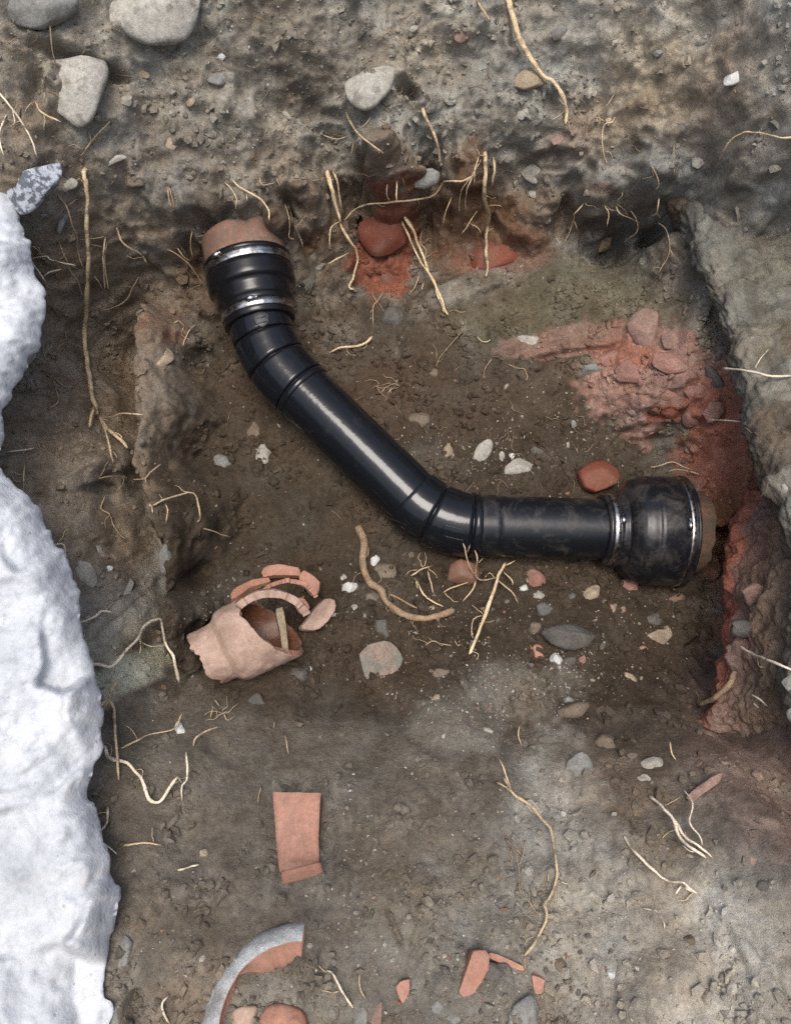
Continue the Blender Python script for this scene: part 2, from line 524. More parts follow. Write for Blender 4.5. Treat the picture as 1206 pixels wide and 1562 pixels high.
for cell, am, sd_ in ((.017, .0044, 4), (.009, .0024, 5), (.0055, .0011, 6)):
    nq = vnoise(Q, cell, sd_)
    d += am * (1.2 * (1 - 2 * np.abs(nq)) * .6 + nq * .5)
# ledges on the far wall, ribs down the right-hand wall
st = steep[near]
right = sstep(.42, .52, Q[:, 0])
d += st * (1 - right) * (.010 * vnoise(Q, (.16, .07, .045), 21) + .010 * vnoise(Q, .034, 22) + .014 * np.clip(vnoise(Q, .06, 25), -.3, .5))
d += right * (.008 * vnoise(Q, (.05, .022, .11), 23))
D[near] = d * amp[near] + (st * (.007 * (1 - 2 * np.abs(vnoise(Q, .024, 28))) + .016 * vnoise(Q, .11, 26) + .012 * vnoise(Q, (.09, .06, .05), 27)))
# clods: rounded bumps of many sizes
Dg = D.reshape(len(vs), len(us))
i0, i1 = np.searchsorted(us, -.69), np.searchsorted(us, .69)
j0, j1 = np.searchsorted(vs, -.59), np.searchsorted(vs, .91)
ampg = amp.reshape(Dg.shape)
for _ in range(11000):
    i, j = rng.integers(i0, i1), rng.integers(j0, j1)
    am = ampg[j, i]
    if rng.random() > am * .95: continue
    r = .0035 + .010 * rng.random() ** 4 * (0.5 + am)
    k = int(r / STEP) + 2
    sl = (slice(j - k, j + k + 1), slice(i - k, i + k + 1))
    du = (us[sl[1]] - us[i])[None, :]; dv = (vs[sl[0]] - vs[j])[:, None]
    if du.shape[1] != 2 * k + 1 or dv.shape[0] != 2 * k + 1: continue
    a = rng.random() * 3.14; e = .6 + .7 * rng.random()
    x, y = du * math.cos(a) + dv * math.sin(a), (dv * math.cos(a) - du * math.sin(a)) / e
    q = 1 - (x * x + y * y) / (r * r)
    sgn = 1 if rng.random() < .94 else -.6
    Dg[sl] += sgn * np.clip(q, 0, 1) ** .75 * r * (.35 + .35 * rng.random())
D = Dg.ravel()
# deliberate hollows and lumps: (px, py, rx, ry, rot, height)
for px, py, rx, ry, ro, hh in [
        (115, 92, 62, 12, 4, -.05), (55, 140, 10, 40, 8, -.03), (620, 140, 18, 12, 0, -.05), (840, 245, 40, 10, 0, -.03),
        (930, 300, 60, 22, 0, .022), (300, 390, 14, 26, -40, -.05), (250, 700, 10, 60, 0, -.012),
        (150, 745, 12, 9, 0, -.03), (1000, 660, 60, 16, -8, -.022), (1010, 632, 24, 8, 0, -.012), (870, 540, 60, 6, -8, -.018),
        (1085, 960, 20, 60, 10, -.03), (1068, 1015, 14, 30, 10, -.035), (875, 1085, 34, 18, -10, .014), (760, 1060, 120, 34, -12, .008), (335, 1145, 28, 8, 35, -.012),
        (640, 1125, 40, 9, 20, -.010), (200, 1545, 14, 22, 0, -.03), (600, 1410, 4, 24, -30, -.012), (1100, 1440, 45, 50, 0, -.01), (1150, 1470, 12, 40, -20, .012),
        (250, 880, 14, 60, 0, .012), (190, 920, 8, 46, 30, .014), (1000, 600, 80, 50, 25, .012), (700, 445, 70, 20, -20, .02), (760, 400, 60, 26, 0, -.012),
        (590, 380, 45, 60, 0, -.014), (500, 1300, 12, 50, 0, -.006), (452, 1290, 46, 80, 0, -.004), (930, 385, 60, 26, 0, -.03), (1010, 330, 90, 20, 10, .018), (1095, 420, 16, 120, 22, .022),
        (1180, 500, 14, 150, 0, -.02), (985, 120, 60, 60, 0, .014), (885, 160, 60, 40, 0, -.016), (420, 130, 70, 26, 25, -.014), (460, 215, 150, 18, 10, .012), (750, 180, 110, 20, 0, .014)]:
    D += hh * ell(px, py, rx, ry, ro, .4, .5 * EDGE)
P = P + D[:, None] * NN * .75 + D[:, None] * BN * .25

# colours of the earth, with some light and shade mixed into them
BASE = np.array([.202, .176, .143])
C = np.tile(BASE, (len(P), 1))
MOIST_SHADE, GREY, LGREY, RED, PINK, RUST, BLUE, DARK, BROWN, OLIVE = map(np.array, ([.080, .061, .043], [.33, .312, .266], [.40, .38, .33], [.235, .088, .056], [.31, .19, .155],
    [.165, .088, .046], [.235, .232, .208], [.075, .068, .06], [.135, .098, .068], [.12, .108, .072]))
for px, py, rx, ry, ro, c, s in [
        (600, 90, 800, 190, 0, GREY, .75), (1050, 120, 230, 180, 0, LGREY, .55), (1180, 650, 70, 560, 0, GREY, .9), (1190, 500, 40, 350, 0, LGREY, .4),
        (950, 180, 130, 70, 0, RUST, .40), (980, 140, 70, 60, 0, LGREY * [1.05, .95, .8], .5), (750, 160, 130, 50, 0, BLUE, .6), (650, 200, 90, 30, 0, BLUE, .5), (900, 300, 90, 30, 0, BLUE, .5), (1010, 310, 110, 40, 5, BLUE, .8), (1100, 420, 26, 140, 20, BLUE, .7),
        (470, 90, 120, 60, 0, BROWN, .35), (440, 140, 80, 26, 15, DARK, .45), (280, 210, 160, 30, 0, DARK, .3),
        (640, 690, 420, 330, 0, MOIST_SHADE, .92), (350, 740, 122, 300, 0, MOIST_SHADE, .9), (880, 950, 260, 150, 0, MOIST_SHADE, .92), (430, 950, 170, 140, 0, MOIST_SHADE, .9), (650, 1000, 250, 95, 0, MOIST_SHADE, .8),  # damp pit floor, with the pit's shade painted into its brown
        (620, 350, 160, 70, 0, RUST * .9, .5), (590, 385, 58, 66, 20, RED, .95), (600, 440, 20, 22, 0, RED * 1.3, .7), (760, 390, 72, 30, 0, RED * [1, 1.3, 1.4], .75), (690, 330, 80, 40, 0, RUST, .45), (800, 330, 110, 30, 0, RUST, .5),
        (930, 380, 70, 32, 0, DARK * 1.4, .6), (720, 440, 70, 22, -20, GREY, .6), (900, 450, 120, 60, 0, OLIVE, .8), (800, 600, 130, 90, 0, MOIST_SHADE, .7), (760, 500, 90, 40, 0, OLIVE, .6),
        (870, 520, 90, 26, -8, PINK, .6), (1000, 580, 110, 78, 28, PINK, .95), (1010, 585, 85, 50, 25, RED * [1.15, 1.9, 2.4], .55), (960, 545, 60, 22, 15, RED * 1.3, .5), (1012, 632, 26, 14, 0, RED, .9), (1075, 570, 60, 34, 50, PINK, .7), (1085, 600, 34, 40, 40, RED * 1.2, .6),
        (1105, 700, 52, 90, -10, np.array([.36, .165, .12]), 1.0), (1120, 650, 40, 50, 0, np.array([.36, .165, .12]), .9), (1100, 800, 40, 70, 0, RED * [1.2, 1.4, 1.4], .9), (1080, 820, 18, 60, 0, RUST * .8, .7), (1130, 930, 36, 130, 8, PINK * [1.0, .95, .85], .8), (1095, 1080, 60, 90, 20, PINK * [.8, .88, .95], .6), (1060, 1130, 60, 40, 20, PINK * [.8, .88, .95], .4), (1100, 1240, 90, 40, 0, PINK * [.62, .75, .8], .4),
        (235, 500, 30, 34, 20, RED * 1.1, .9), (215, 570, 22, 30, 0, RUST, .8), (205, 640, 26, 60, 0, RUST * .9, .5), (330, 440, 60, 50, 20, RUST * .8, .5), (590, 610, 60, 70, 40, RUST * .8, .5), (660, 740, 60, 40, 30, RUST * .75, .45), (930, 760, 70, 40, 0, OLIVE * .8, .5), (430, 750, 120, 100, 0, OLIVE * .85, .5),
        (130, 640, 120, 330, 0, BASE * [1.28, 1.2, 1.12], .9), (480, 1160, 280, 60, 0, GREY * .58, .75), (250, 1230, 160, 150, 0, BASE * .72, .7), (820, 1190, 200, 60, 0, BASE * .62, .6), (520, 1330, 300, 190, 0, BASE * .66, .75), (940, 1300, 130, 110, 10, BROWN * .95, .6),  # left shelf soil lightened to offset the boulder's shadow
        (1050, 1490, 210, 130, 0, LGREY * .92, .7), (1110, 1440, 60, 60, 20, LGREY * 1.2, .7), (1080, 1560, 70, 50, 0, LGREY * 1.15, .6), (850, 1260, 70, 90, 20, LGREY, .6), (880, 1430, 70, 50, 0, LGREY * 1.1, .6), (740, 1430, 160, 90, 0, GREY * .8, .5), (430, 1540, 120, 60, 0, GREY, .3),
        (190, 1030, 50, 24, -20, LGREY * [1.25, 1.3, 1.15], .95), (150, 975, 40, 30, -30, LGREY * [1.2, 1.25, 1.1], .7), (200, 940, 30, 24, 30, LGREY * 1.1, .7), (245, 880, 22, 70, 0, GREY * .95, .7), (120, 960, 30, 60, 0, LGREY, .5),
        (650, 720, 60, 40, 0, LGREY * .7, .35), (350, 920, 50, 40, 0, LGREY * .7, .35), (760, 1060, 130, 36, -12, GREY * .9, .5), (1000, 1020, 110, 90, 0, MOIST_SHADE * .9, .6)]:
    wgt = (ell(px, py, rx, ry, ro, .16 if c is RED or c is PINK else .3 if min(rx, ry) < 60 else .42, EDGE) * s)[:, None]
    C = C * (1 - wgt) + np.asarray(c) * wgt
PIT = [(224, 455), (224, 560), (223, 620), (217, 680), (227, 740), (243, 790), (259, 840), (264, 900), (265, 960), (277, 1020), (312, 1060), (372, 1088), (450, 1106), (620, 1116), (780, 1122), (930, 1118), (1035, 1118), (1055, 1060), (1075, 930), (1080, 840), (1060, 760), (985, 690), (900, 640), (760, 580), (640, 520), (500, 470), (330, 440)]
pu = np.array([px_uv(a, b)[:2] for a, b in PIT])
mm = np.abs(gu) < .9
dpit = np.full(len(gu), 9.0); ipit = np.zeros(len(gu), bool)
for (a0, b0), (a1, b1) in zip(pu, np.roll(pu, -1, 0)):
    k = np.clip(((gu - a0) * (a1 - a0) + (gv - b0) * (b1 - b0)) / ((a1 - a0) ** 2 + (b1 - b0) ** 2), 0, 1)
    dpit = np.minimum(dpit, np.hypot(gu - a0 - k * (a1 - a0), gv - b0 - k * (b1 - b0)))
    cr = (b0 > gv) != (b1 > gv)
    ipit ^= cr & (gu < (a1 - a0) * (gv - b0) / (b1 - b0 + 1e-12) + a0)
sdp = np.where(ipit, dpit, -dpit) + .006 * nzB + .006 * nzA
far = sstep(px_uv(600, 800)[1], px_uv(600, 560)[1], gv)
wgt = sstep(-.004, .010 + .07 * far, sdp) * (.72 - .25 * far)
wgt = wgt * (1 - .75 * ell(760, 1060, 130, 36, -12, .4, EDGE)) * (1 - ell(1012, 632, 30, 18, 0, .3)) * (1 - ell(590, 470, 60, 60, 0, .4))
C = C * (1 - wgt[:, None]) + np.array([.056, .042, .030]) * wgt[:, None]  # pit darkness painted into the damp soil, weaker on the lit far side
C *= (.79 + .10 * nzA + .06 * nzB)[:, None]

nu, nv = len(us), len(vs)
ii = (np.arange(nv - 1)[:, None] * nu + np.arange(nu - 1)[None, :]).ravel()
F = np.stack([ii, ii + 1, ii + nu + 1, ii + nu], 1)
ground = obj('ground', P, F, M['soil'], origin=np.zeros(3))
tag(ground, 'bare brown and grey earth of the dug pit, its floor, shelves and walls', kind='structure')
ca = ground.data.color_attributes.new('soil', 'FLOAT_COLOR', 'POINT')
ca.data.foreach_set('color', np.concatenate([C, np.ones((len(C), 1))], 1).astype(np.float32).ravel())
GN = grid_normals(P.reshape(nv, nu, 3)).reshape(-1, 3)
bpy.context.view_layer.update()

SURF = [ground]
def hit(px, py):
    """nearest solid surface the line from the tripod through a photo point meets"""
    r = Vector(ray(px, py)).normalized()
    best = None
    for o in SURF:
        off = world_origin(o)
        ok, loc, nor, _ = o.ray_cast(Vector(CAM) - off, r)
        if ok:
            loc = np.array(loc + off)
            t = float((loc - CAM) @ FW)
            if best is None or t < best[2]: best = (loc, np.array(nor), t)
    if best is None: return at_z(px, py, 0.05), np.array([0, 0, 1.0]), 1.3
    return best
def hit_t(px, py): return hit(px, py)[2]
def soft_normal(px, py, rad):
    n = np.zeros(3)
    ps = []
    for a in range(8):
        q, _, _ = hit(px + rad * math.cos(a * .785), py + rad * math.sin(a * .785))
        ps.append(q)
    for a in range(8):
        c = np.cross(ps[a] - ps[(a + 3) % 8], ps[(a + 5) % 8] - ps[a])
        n += c if c @ FW < 0 else -c
    return n / (np.linalg.norm(n) + 1e-9)

# ------------------------------------------------------------------ generic builders
def resample_closed(pts2, n, smooth=1):
    p = np.asarray(pts2, float)
    for _ in range(smooth):
        q = np.roll(p, -1, 0)
        p = np.stack([.8 * p + .2 * q, .2 * p + .8 * q], 1).reshape(-1, 2)
    q = np.vstack([p, p[:1]])
    L = np.concatenate([[0], np.cumsum(np.linalg.norm(np.diff(q, axis=0), axis=1))])
    s = np.linspace(0, L[-1], n, endpoint=False)
    return np.stack([np.interp(s, L, q[:, 0]), np.interp(s, L, q[:, 1])], 1)

def loft(outline2, rings, o, ex, ey, n):
    """closed solid from an outline (local x,y) and rings of (scale, height)"""
    c = outline2.mean(0)
    k = len(outline2)
    V, Fs = [], []
    for sc, z in rings:
        q = c + (outline2 - c) * sc
        V.append(o + q[:, :1] * ex + q[:, 1:] * ey + z * n)
    V = np.concatenate(V)
    nr = len(rings)
    for r in range(nr - 1):
        for a in range(k):
            b = (a + 1) % k
            Fs.append((r * k + a, r * k + b, (r + 1) * k + b, (r + 1) * k + a))
    V = np.vstack([V, o + c[0] * ex + c[1] * ey + rings[0][1] * n, o + c[0] * ex + c[1] * ey + rings[-1][1] * n])
    for a in range(k):
        b = (a + 1) % k
        Fs.append((nr * k, b, a))
        Fs.append((nr * k + 1, (nr - 1) * k + a, (nr - 1) * k + b))
    return V, Fs

def facets(V, c, n, rad, rs, cuts, up=.35):
    for _ in range(cuts):
        dvec = rs.normal(size=3)
        dvec = dvec / np.linalg.norm(dvec)
        if dvec @ n < up: dvec = dvec + n * (up - dvec @ n + .3)
        dvec /= np.linalg.norm(dvec)
        e = (V - c) @ dvec
        off = e.max() * (.60 + .30 * rs.random())
        V = V - np.clip(e - off, 0, None)[:, None] * dvec * .92
    return V

def outline_on(pxpts, tdelta=0.0, tilt=.5, nrm=None, dep=None):
    c = np.mean(pxpts, 0)
    rad = max(8, np.linalg.norm(np.asarray(pxpts) - c, axis=1).mean() * .8)
    p0, _, t0 = hit(*c)
    if dep is not None: t0 = dep
    p0 = at_t(c[0], c[1], t0 - tdelta)
    if nrm is None:
        nrm = soft_normal(c[0], c[1], rad)
        nrm = nrm * (1 - tilt) - FW * tilt
    nrm = nrm / np.linalg.norm(nrm)
    ex = np.cross(np.array([0, 1.0, 0.2]), nrm); ex /= np.linalg.norm(ex)
    ey = np.cross(nrm, ex)
    out = []
    for q in pxpts:
        r = ray(*q)
        t = ((p0 - CAM) @ nrm) / (r @ nrm)
        w_ = CAM + r * t - p0
        out.append((w_ @ ex, w_ @ ey))
    out = np.array(out)
    a = np.cross(out, np.roll(out, -1, 0)).sum() / 2
    if a < 0: out = out[::-1]
    return p0, ex, ey, nrm, out

sid = [100]
def stone(name, pxpts, mat, label, cat='stone', rise=.35, sink=.6, slab=False, cuts=7, nseg=None, nz=.05, tdelta=None, smooth=1, group=None, parent=None, tilt=.5, nrm=None, dep=None, angular=False):
    sid[0] += 1
    rs = np.random.default_rng(sid[0])
    cpx = np.mean(pxpts, 0)
    p0, ex, ey, n, out = outline_on(pxpts, 0, tilt, nrm, dep)
    size = np.sqrt(np.abs(np.cross(out, np.roll(out, -1, 0)).sum() / 2) / 3.1416)
    if tdelta is not None: p0 = p0 + n * tdelta
    if nseg is None: nseg = int(np.clip(size / .0016, 18, 90))
    o2 = resample_closed(out, nseg, smooth)
    hgt, dp = size * rise, size * sink
    if slab:
        rings = [(.96, -dp), (1, -dp * .3), (1.0, hgt * .75), (.985, hgt * .95), (.95, hgt)] + [(s, hgt) for s in (.75, .5, .25)]
    else:
        rings = [(.8, -dp), (.95, -dp * .4), (1.0, 0), (.99, hgt * .35), (.95, hgt * .6), (.87, hgt * .8), (.74, hgt * .93), (.55, hgt), (.35, hgt * 1.02), (.15, hgt * 1.03)]
    if angular and not slab:
        rings = [(.8, -dp), (.95, -dp * .4), (1.0, 0), (.992, hgt * .4), (.975, hgt * .68), (.94, hgt * .86), (.87, hgt * .95), (.72, hgt), (.55, hgt * 1.02), (.35, hgt * 1.04), (.15, hgt * 1.05)]
        cuts += 5
    V, Fs = loft(o2, rings, p0, ex, ey, n)
    if not slab: V = facets(V, p0, n, size, rs, cuts, .8 if angular else .35)
    off = rs.random(3) * 50
    am = size * nz * (.5 if angular else 1)
    dd = am * vnoise(V + off, size * .55, 3) + am * .6 * vnoise(V + off, size * .22, 4)
    nd = V - (p0 - n * size * .5)
    nd /= np.linalg.norm(nd, axis=1, keepdims=True) + 1e-9
    V = V + dd[:, None] * (nd if not slab else n * .5 + nd * .3)
    ob = obj(name, V, Fs, M[mat], parent)
    if parent is None: tag(ob, label, cat, group)
    elif label: ob['label'] = label
    return ob

def ellipse(px, py, rx, ry, rot=0, k=12, seed=0):
    rs = np.random.default_rng(int(px * 7 + py * 13) + seed)
    a = math.radians(rot)
    out = []
    for i in range(k):
        th = 2 * math.pi * i / k
        m = 1 + .16 * rs.normal()
        x, y = rx * math.cos(th) * m, ry * math.sin(th) * m
        out.append((px + x * math.cos(a) - y * math.sin(a), py + x * math.sin(a) + y * math.cos(a)))
    return out

def frames(path):
    T = np.gradient(path, axis=0)
    T /= np.linalg.norm(T, axis=1, keepdims=True) + 1e-12
    a = np.array([0, 0, 1.0]) if abs(T[0, 2]) < .9 else np.array([1.0, 0, 0])
    n0 = np.cross(T[0], a); n0 /= np.linalg.norm(n0)
    Ns = [n0]
    for i in range(1, len(T)):
        v = Ns[-1] - T[i] * (Ns[-1] @ T[i])
        Ns.append(v / (np.linalg.norm(v) + 1e-12))
    Ns = np.array(Ns)
    return T, Ns, np.cross(T, Ns)

def tube(path, rad, seg, caps=True):
    T, A1, B1 = frames(path)
    th = np.arange(seg) * 2 * math.pi / seg
    rad = np.broadcast_to(np.asarray(rad, float), (len(path),) if np.ndim(rad) < 2 else (len(path), seg))
    R2 = rad if rad.ndim == 2 else np.repeat(rad[:, None], seg, 1)
    V = path[:, None, :] + R2[:, :, None] * (A1[:, None, :] * np.cos(th)[None, :, None] + B1[:, None, :] * np.sin(th)[None, :, None])
    n = len(path)
    V = V.reshape(-1, 3)
    i = np.arange(n - 1)[:, None] * seg
    a = np.arange(seg)[None, :]
    b = (a + 1) % seg
    Fq = np.stack([i + a, i + b, i + seg + b, i + seg + a], 2).reshape(-1, 4)
    Fs = [tuple(map(int, f)) for f in Fq]
    if caps:
        V = np.vstack([V, path[0], path[-1]])
        for k in range(seg):
            Fs.append((n * seg, (k + 1) % seg, k))
            Fs.append((n * seg + 1, (n - 1) * seg + k, (n - 1) * seg + (k + 1) % seg))
    return V, Fs

def catmull(p, per):
    p = np.asarray(p, float)
    q = np.vstack([2 * p[0] - p[1], p, 2 * p[-1] - p[-2]])
    out = []
    for i in range(1, len(q) - 2):
        t = np.linspace(0, 1, per, endpoint=False)[:, None]
        out.append(.5 * (2 * q[i] + (q[i + 1] - q[i - 1]) * t + (2 * q[i - 1] - 5 * q[i] + 4 * q[i + 1] - q[i + 2]) * t ** 2 + (3 * q[i] - q[i - 1] - 3 * q[i + 1] + q[i + 2]) * t ** 3))
    out.append(p[-1:])
    return np.vstack(out)

# ------------------------------------------------------------------ right-hand wall: grey lip and red clay ridge
def wall_patch(name, stations, prof, seed, amps, colour, label, rows, cols, taper=1.0):
    st = catmull(np.array(stations, float), 40)
    pr = catmull(np.array(prof, float), 40)
    L = np.concatenate([[0], np.cumsum(np.linalg.norm(np.diff(st[:, :2], axis=0), axis=1))])
    q = np.linspace(0, L[-1], rows)
    st = np.stack([np.interp(q, L, st[:, k]) for k in range(3)], 1)
    L = np.concatenate([[0], np.cumsum(np.hypot(np.diff(pr[:, 0]) * .001, np.diff(pr[:, 1])))])
    q = np.linspace(0, L[-1], cols)
    pr = np.stack([np.interp(q, L, pr[:, k]) for k in range(2)], 1)
    G = np.empty((rows, cols, 3))
    for i in range(rows):
        for j in range(cols):
            tf = 1 - (1 - taper) * min(1, max(0, (i / rows - .62) / .38)) if pr[j, 1] < 0 else 1
            G[i, j] = at_t(st[i, 0] + pr[j, 0], st[i, 1], st[i, 2] + pr[j, 1] * tf)
    n = grid_normals(G)
    if (n[:, cols // 2] @ FW).mean() > 0: n = -n
    Pq = G.reshape(-1, 3)
    dd = 0
    for cell, am, sd_ in amps: dd = dd + am * vnoise(Pq, cell, seed + sd_)
    nq = vnoise(Pq, .009, seed + 50)
    dd = dd + .003 * (1 - 2 * np.abs(nq)) + .0018 * vnoise(Pq, .0055, seed + 51)
    Pq = Pq + dd[:, None] * n.reshape(-1, 3)
    i = (np.arange(rows - 1)[:, None] * cols + np.arange(cols - 1)[None, :]).ravel()
    Fq = np.stack([i, i + 1, i + cols + 1, i + cols], 1)
    o = obj(name, Pq, Fq, M['soil'], origin=np.zeros(3))
    tag(o, label, kind='structure')
    cc = colour(Pq, np.repeat(np.linspace(0, 1, rows), cols), np.tile(pr[:, 0], rows))
    a = o.data.color_attributes.new('soil', 'FLOAT_COLOR', 'POINT')
    a.data.foreach_set('color', np.concatenate([cc, np.ones((len(cc), 1))], 1).astype(np.float32).ravel())
    bpy.context.view_layer.update()
    SURF.append(o)
    return o, Pq, n.reshape(-1, 3)
def lerp(a, b, w): return np.asarray(a) * (1 - w[:, None]) + np.asarray(b) * w[:, None]
def col_grey(Pq, row, dx):
    c = lerp(GREY * .95, LGREY * .95, sstep(-.3, .5, vnoise(Pq, (.07, .07, .14), 61)))
    c = lerp(c, BLUE, sstep(.0, .5, vnoise(Pq, (.05, .05, .12), 62)) * .6)
    c = lerp(c, BROWN * 1.7, sstep(-.1, .45, vnoise(Pq, (.06, .06, .1), 63)) * .7)
    c = lerp(c, DARK * 1.6, sstep(.35, .6, vnoise(Pq, (.02, .02, .06), 65)) * .45)
    return c * [.48, .475, .45]
def col_red(Pq, row, dx):
    w = sstep(4, 16, dx + 14 * vnoise(Pq, .035, 64) - 40 * np.clip(.22 - row, 0, 1))
    c = lerp(np.array([.40, .155, .105]), PINK * 1.15 * [.8, .82, .82], w)
    c = lerp(c, BROWN * 1.9, sstep(20, 60, dx + 25 * vnoise(Pq, .05, 66)) * .8)
    c = lerp(c, GREY * .8, sstep(.75, 1.0, row) * .5)
    return c * .70
wallg = wall_patch('pit_wall', [(940, 268, 1.62), (995, 296, 1.53), (1035, 328, 1.475), (1062, 400, 1.425), (1092, 480, 1.375), (1122, 560, 1.31), (1142, 640, 1.26), (1158, 700, 1.22), (1180, 780, 1.15), (1187, 860, 1.12), (1190, 960, 1.09), (1197, 1060, 1.07), (1235, 1160, 1.05)],
    [(48, .32), (32, .22), (15, .12), (5, .05), (0, .018), (5, -.008), (24, -.035), (70, -.06), (130, -.08), (220, -.10), (380, -.10)], 300,
    [((.09, .09, .25), .018, 1), ((.03, .03, .12), .009, 2), ((.016, .016, .05), .003, 5), (.035, .003, 3), (.016, .002, 4)], col_grey, 'grey earth lip of the right wall overhanging the red hollow', 330, 190)
wallr = wall_patch('pit_wall', [(1150, 752, 1.385), (1124, 795, 1.355), (1113, 860, 1.33), (1107, 930, 1.29), (1095, 1000, 1.258), (1088, 1050, 1.238), (1080, 1090, 1.235), (1072, 1125, 1.255), (1066, 1160, 1.30)],
    [(26, .2), (15, .12), (5, .05), (0, .014), (5, -.004), (22, -.028), (50, -.075), (90, -.15), (150, -.19), (220, -.19)], 400,
    [((.05, .05, .09), .012, 1), (.035, .009, 2), (.018, .006, 3)], col_red, 'red brown clay ridge of the right wall below the grey lip', 200, 170, .12)

# ------------------------------------------------------------------ the black drain pipe
PA, PB, PC_, PD = at_t(370, 368, 1.50), at_t(408, 545, 1.47), at_t(668, 800, 1.42), at_t(1062, 812, 1.45)
def fillet(a, b, c, tr, k=14):
    d1, d2 = (a - b) / np.linalg.norm(a - b), (c - b) / np.linalg.norm(c - b)
    p0, p2 = b + d1 * tr, b + d2 * tr
    t = np.linspace(0, 1, k)[:, None]
    return (1 - t) ** 2 * p0 + 2 * t * (1 - t) * b + t * t * p2
dirA = (PA - PB) / np.linalg.norm(PA - PB)
dirD = (PD - PC_) / np.linalg.norm(PD - PC_)
line = np.vstack([[PA + dirA * .2], [PA], fillet(PA, PB, PC_, .062), fillet(PB, PC_, PD, .066), [PD], [PD + dirD * .25]])
LS = np.concatenate([[0], np.cumsum(np.linalg.norm(np.diff(line, axis=0), axis=1))])
LS -= .2
def path_at(s):
    s = np.atleast_1d(s)
    return np.stack([np.interp(s, LS, line[:, k]) for k in range(3)], 1)
SEND = LS[-1] - .25
def s_of_px(x, y, r=.056):
    s = np.linspace(-.05, SEND, 900)
    c = path_at(s)
    T = path_at(s + .004) - path_at(s - .004)
    T /= np.linalg.norm(T, axis=1, keepdims=True)
    n = CAM - c
    n -= T * (n * T).sum(1, keepdims=True)
    n /= np.linalg.norm(n, axis=1, keepdims=True)
    px, py, _ = project(c + n * r)
    return s[np.argmin((px - x) ** 2 + (py - y) ** 2)]

def turned(name, prof, mat, parent, inner=None, seg=72):
    """a sleeve swept along the pipe run; prof = list of (s, radius)"""
    prof = list(prof)
    ss, rr = [], []
    for (a, ra), (b, rb) in zip(prof[:-1], prof[1:]):
        k = max(2, int(abs(b - a) / .006) + 1)
        for t in np.linspace(0, 1, k, endpoint=False):
            ss.append(a + (b - a) * t); rr.append(ra + (rb - ra) * t)
    ss.append(prof[-1][0]); rr.append(prof[-1][1])
    ss, rr = np.array(ss), np.array(rr)
    cen = path_at(ss)
    e = .004
    T = path_at(ss + e) - path_at(ss - e)
    T /= np.linalg.norm(T, axis=1, keepdims=True)
    upv = np.array([0, -.3, 1.0])
    A1 = np.cross(T, upv); A1 /= np.linalg.norm(A1, axis=1, keepdims=True)
    B1 = np.cross(A1, T)
    th = np.arange(seg) * 2 * math.pi / seg
    V = cen[:, None] + rr[:, None, None] * (A1[:, None] * np.cos(th)[None, :, None] + B1[:, None] * np.sin(th)[None, :, None])
    n = len(ss)
    V = V.reshape(-1, 3)
    i = np.arange(n - 1)[:, None] * seg
    a = np.arange(seg)[None, :]
    b = (a + 1) % seg
    Fq = np.stack([i + a, i + b, i + seg + b, i + seg + a], 2).reshape(-1, 4)
    o = obj(name, V, Fq, M[mat], parent)
    md = o.data
    return o

def edge_prof(s0, s1, r, ch=.0012, deep=.006):
    return [(s0 + .0002, r - deep), (s0, r - ch), (s0 + ch, r), (s1 - ch, r), (s1, r - ch), (s1 - .0002, r - deep)]

s_c0 = s_of_px(368, 372, .0765)
s_c1 = s_c0 + .113
s_g1, s_g2, s_g3 = s_of_px(405, 498), s_of_px(425, 533), s_of_px(456, 572)
s_b2, s_b3, s_b4 = s_of_px(612, 768), s_of_px(655, 795), s_of_px(722, 806)
s_e2, s_sl = s_of_px(738, 806), s_of_px(765, 806)
s_k0, s_k1, s_k2 = s_of_px(930, 808), s_of_px(986, 808), s_of_px(1056, 812)
RP = .0515
base = path_at([s_of_px(560, 690)])[0] - np.array([0, 0, RP])
pipe = empty('drain_pipe', base)
tag(pipe, 'black plastic drain pipe with two bends crossing the pit floor', 'pipe')
# upper rubber coupling
cu_ = turned('rubber_coupling', [(s_c0 + a_, b_) for a_, b_ in [(-.004, .062), (-.004, .0745), (-.002, .0765), (.004, .0765), (.005, .0755), (.021, .0755), (.022, .0765), (.046, .0765), (.05, .0755), (.056, .0685), (.078, .0665),
    (.082, .063), (.090, .0615), (.0905, .0625), (.104, .0625), (.1045, .0620), (.113, .0615), (.114, .060), (.114, .05)]], 'rubber', pipe)
cu_['label'] = 'stepped rubber coupling at the upper end'
for s0, s1, r in ((s_c0 + .006, s_c0 + .020, .0770), (s_c0 + .091, s_c0 + .1035, .0637)):
    bd = turned('clamp_band', edge_prof(s0, s1, r, .0006, .002), 'steel', cu_)
